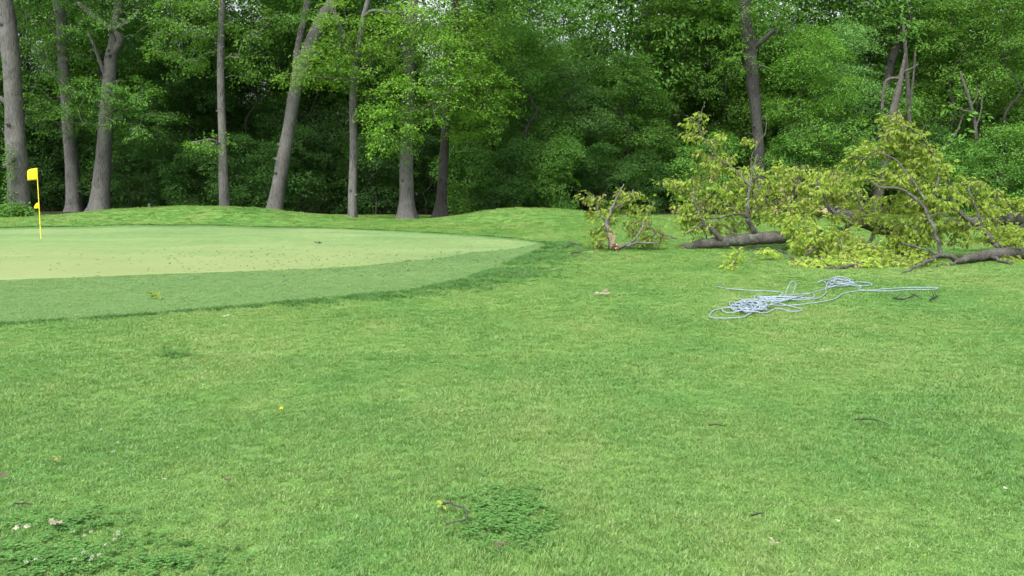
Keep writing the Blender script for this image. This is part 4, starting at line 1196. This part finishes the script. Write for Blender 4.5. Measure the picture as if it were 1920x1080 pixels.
def flower(px, py, r, mat, label, name, cat, seed, group=None):
    rng = np.random.default_rng(seed); p_ = ground(px, py); mb = MB(); n = 34
    root = thing(name, label, cat, p_, group)
    d = nrm(rng.normal(0, 1, (n, 3))); d[:, 2] = np.abs(d[:, 2]) - .25
    c = np.array([0, 0, .052])
    leaves(mb, c + d * r * .3, d, nrm(rng.normal(0, 1, (n, 3))), r * .9, r * .4, 'diamond')
    link('flower_head', mb.mesh('flower_head', M[mat], smooth=False), root)
    mb = MB(); tube(mb, [np.zeros(3), np.array([.003, 0, .03]), c], .0016, 5)
    link('stalk', mb.mesh('stalk', M['leaf_mid']), root)
flower(528, 779, .012, 'dandelion', 'single yellow dandelion on the near lawn left of centre', 'dandelion', 'flower', 1)
for k, (px, py) in enumerate([(172, 1018), (222, 1024), (222, 1019), (138, 1018), (158, 1058), (174, 1066), (187, 1063), (51, 1077), (69, 1071), (216, 1033), (172, 1072), (160, 1026), (142, 1071), (200, 1044)]):
    flower(px, py, .0085, 'white_petal', 'white clover flower in the cluster at the lower left corner', 'clover_flower', 'flower', 20 + k, 'clover flowers at lower left')
for k, (px, py) in enumerate([(190, 821), (222, 846), (213, 863), (309, 917)]):
    flower(px, py, .01, 'white_petal', 'lone white clover flower on the lawn above the lower left cluster', 'clover_flower', 'flower', 50 + k, 'clover flowers scattered on the lawn')

# clover patches: darker broad leaved mats in the rough
def clover_proto(seed):
    rng = np.random.default_rng(seed); mb = MB()
    for k in range(7):
        a0 = rng.uniform(0, 6.28); r0 = .03 * math.sqrt(rng.uniform()); c = np.array([r0 * math.cos(a0 * 3), r0 * math.sin(a0 * 3), rng.uniform(.012, .034)])
        a = a0 + np.array([0, 2.09, 4.19]); D = np.column_stack([np.cos(a), np.sin(a), np.full(3, .1)])
        leaves(mb, np.tile(c, (3, 1)), D, np.tile([rng.normal(0, .25), rng.normal(0, .25), 1.], (3, 1)), .0095, .0095, 'diamond')
    return bpy.data.objects.new('clover_leaf', mb.mesh('clover_leaf', M['clover'], smooth=False))
M['clover'] = leaf_mat('clover_leaf', (.055, .155, .034), (.075, .182, .042), (.1, .205, .052), 0.3, 3.0)
rng = np.random.default_rng(61); CP_ = []
for (px, py, rx, ry, n) in [(955, 945, 50, 26, 300), (930, 985, 46, 24, 230), (985, 1000, 44, 30, 130), (120, 1055, 130, 30, 560), (130, 985, 130, 22, 220), (330, 1060, 80, 26, 160), (320, 665, 70, 14, 170)]:
    for _ in range(int(n * 0.55)):
        a = rng.uniform(0, 6.28); r0 = min(2.2, abs(rng.normal(0, .95)))
        CP_.append(ground(px + math.cos(a) * rx * r0, py + math.sin(a) * ry * r0))
n = len(CP_)
sc_ = rng.uniform(.8, 1.3, n) * np.clip(np.array(CP_)[:, 1] / 6, 1, 1.6)
scatter_object('clover', CP_, np.column_stack([np.zeros(n), np.zeros(n), rng.uniform(0, 6.28, n)]), np.column_stack([sc_, sc_, np.ones(n)]), rng.integers(0, 3, n),
               [clover_proto(k) for k in range(3)], 'dark green clover patches growing through the rough grass', 'clover')

# torn leaf crumbs blown over the green and the lawn
rng = np.random.default_rng(71)
def crumb(seed, mat):
    r_ = np.random.default_rng(seed); mb = MB(); n = 3; a = r_.uniform(0, 6.28, n)
    leaves(mb, r_.normal(0, .006, (n, 3)) * [1, 1, .3], np.column_stack([np.cos(a), np.sin(a), r_.uniform(.0, .5, n)]), np.tile([0, 0, 1.], (n, 1)) + r_.normal(0, .4, (n, 3)), .03, .016, 'diamond')
    return bpy.data.objects.new('leaf_crumb', mb.mesh('leaf_crumb', M[mat], smooth=False))
cr = [crumb(1, 'bark_dark'), crumb(2, 'dry_leaf'), crumb(3, 'leaf_fallen'), crumb(4, 'pale_chip')]
L_, I_ = [], []
for (x0, x1, y0, y1, n, kinds, lift) in [(0, 700, 470, 525, 230, (0, 0, 1, 2), .038), (300, 900, 465, 510, 320, (0, 0, 1, 2), .038), (500, 960, 480, 545, 300, (0, 1, 0, 2), .036), (200, 700, 510, 570, 70, (0, 1, 3, 2), .036),
                                      (920, 1280, 462, 520, 260, (2, 2, 3, 1), .05), (1000, 1700, 480, 620, 130, (2, 3, 1), .05), (0, 1900, 600, 1070, 90, (1, 3, 2), .05)]:
    for _ in range(n):
        L_.append(ground(rng.uniform(x0, x1), rng.uniform(y0, y1), lift)); I_.append(int(rng.choice(kinds)))
n = len(L_); yv = np.array(L_)[:, 1]; sc_ = rng.uniform(.25, .85, n) * np.clip(yv / 12, .5, 1.5)
scatter_object('leaf_litter', L_, np.column_stack([rng.normal(0, .2, n), rng.normal(0, .2, n), rng.uniform(0, 6.28, n)]), np.column_stack([sc_, sc_, sc_]), I_, cr,
               'torn leaf scraps blown over the putting green and the lawn', 'leaf litter')
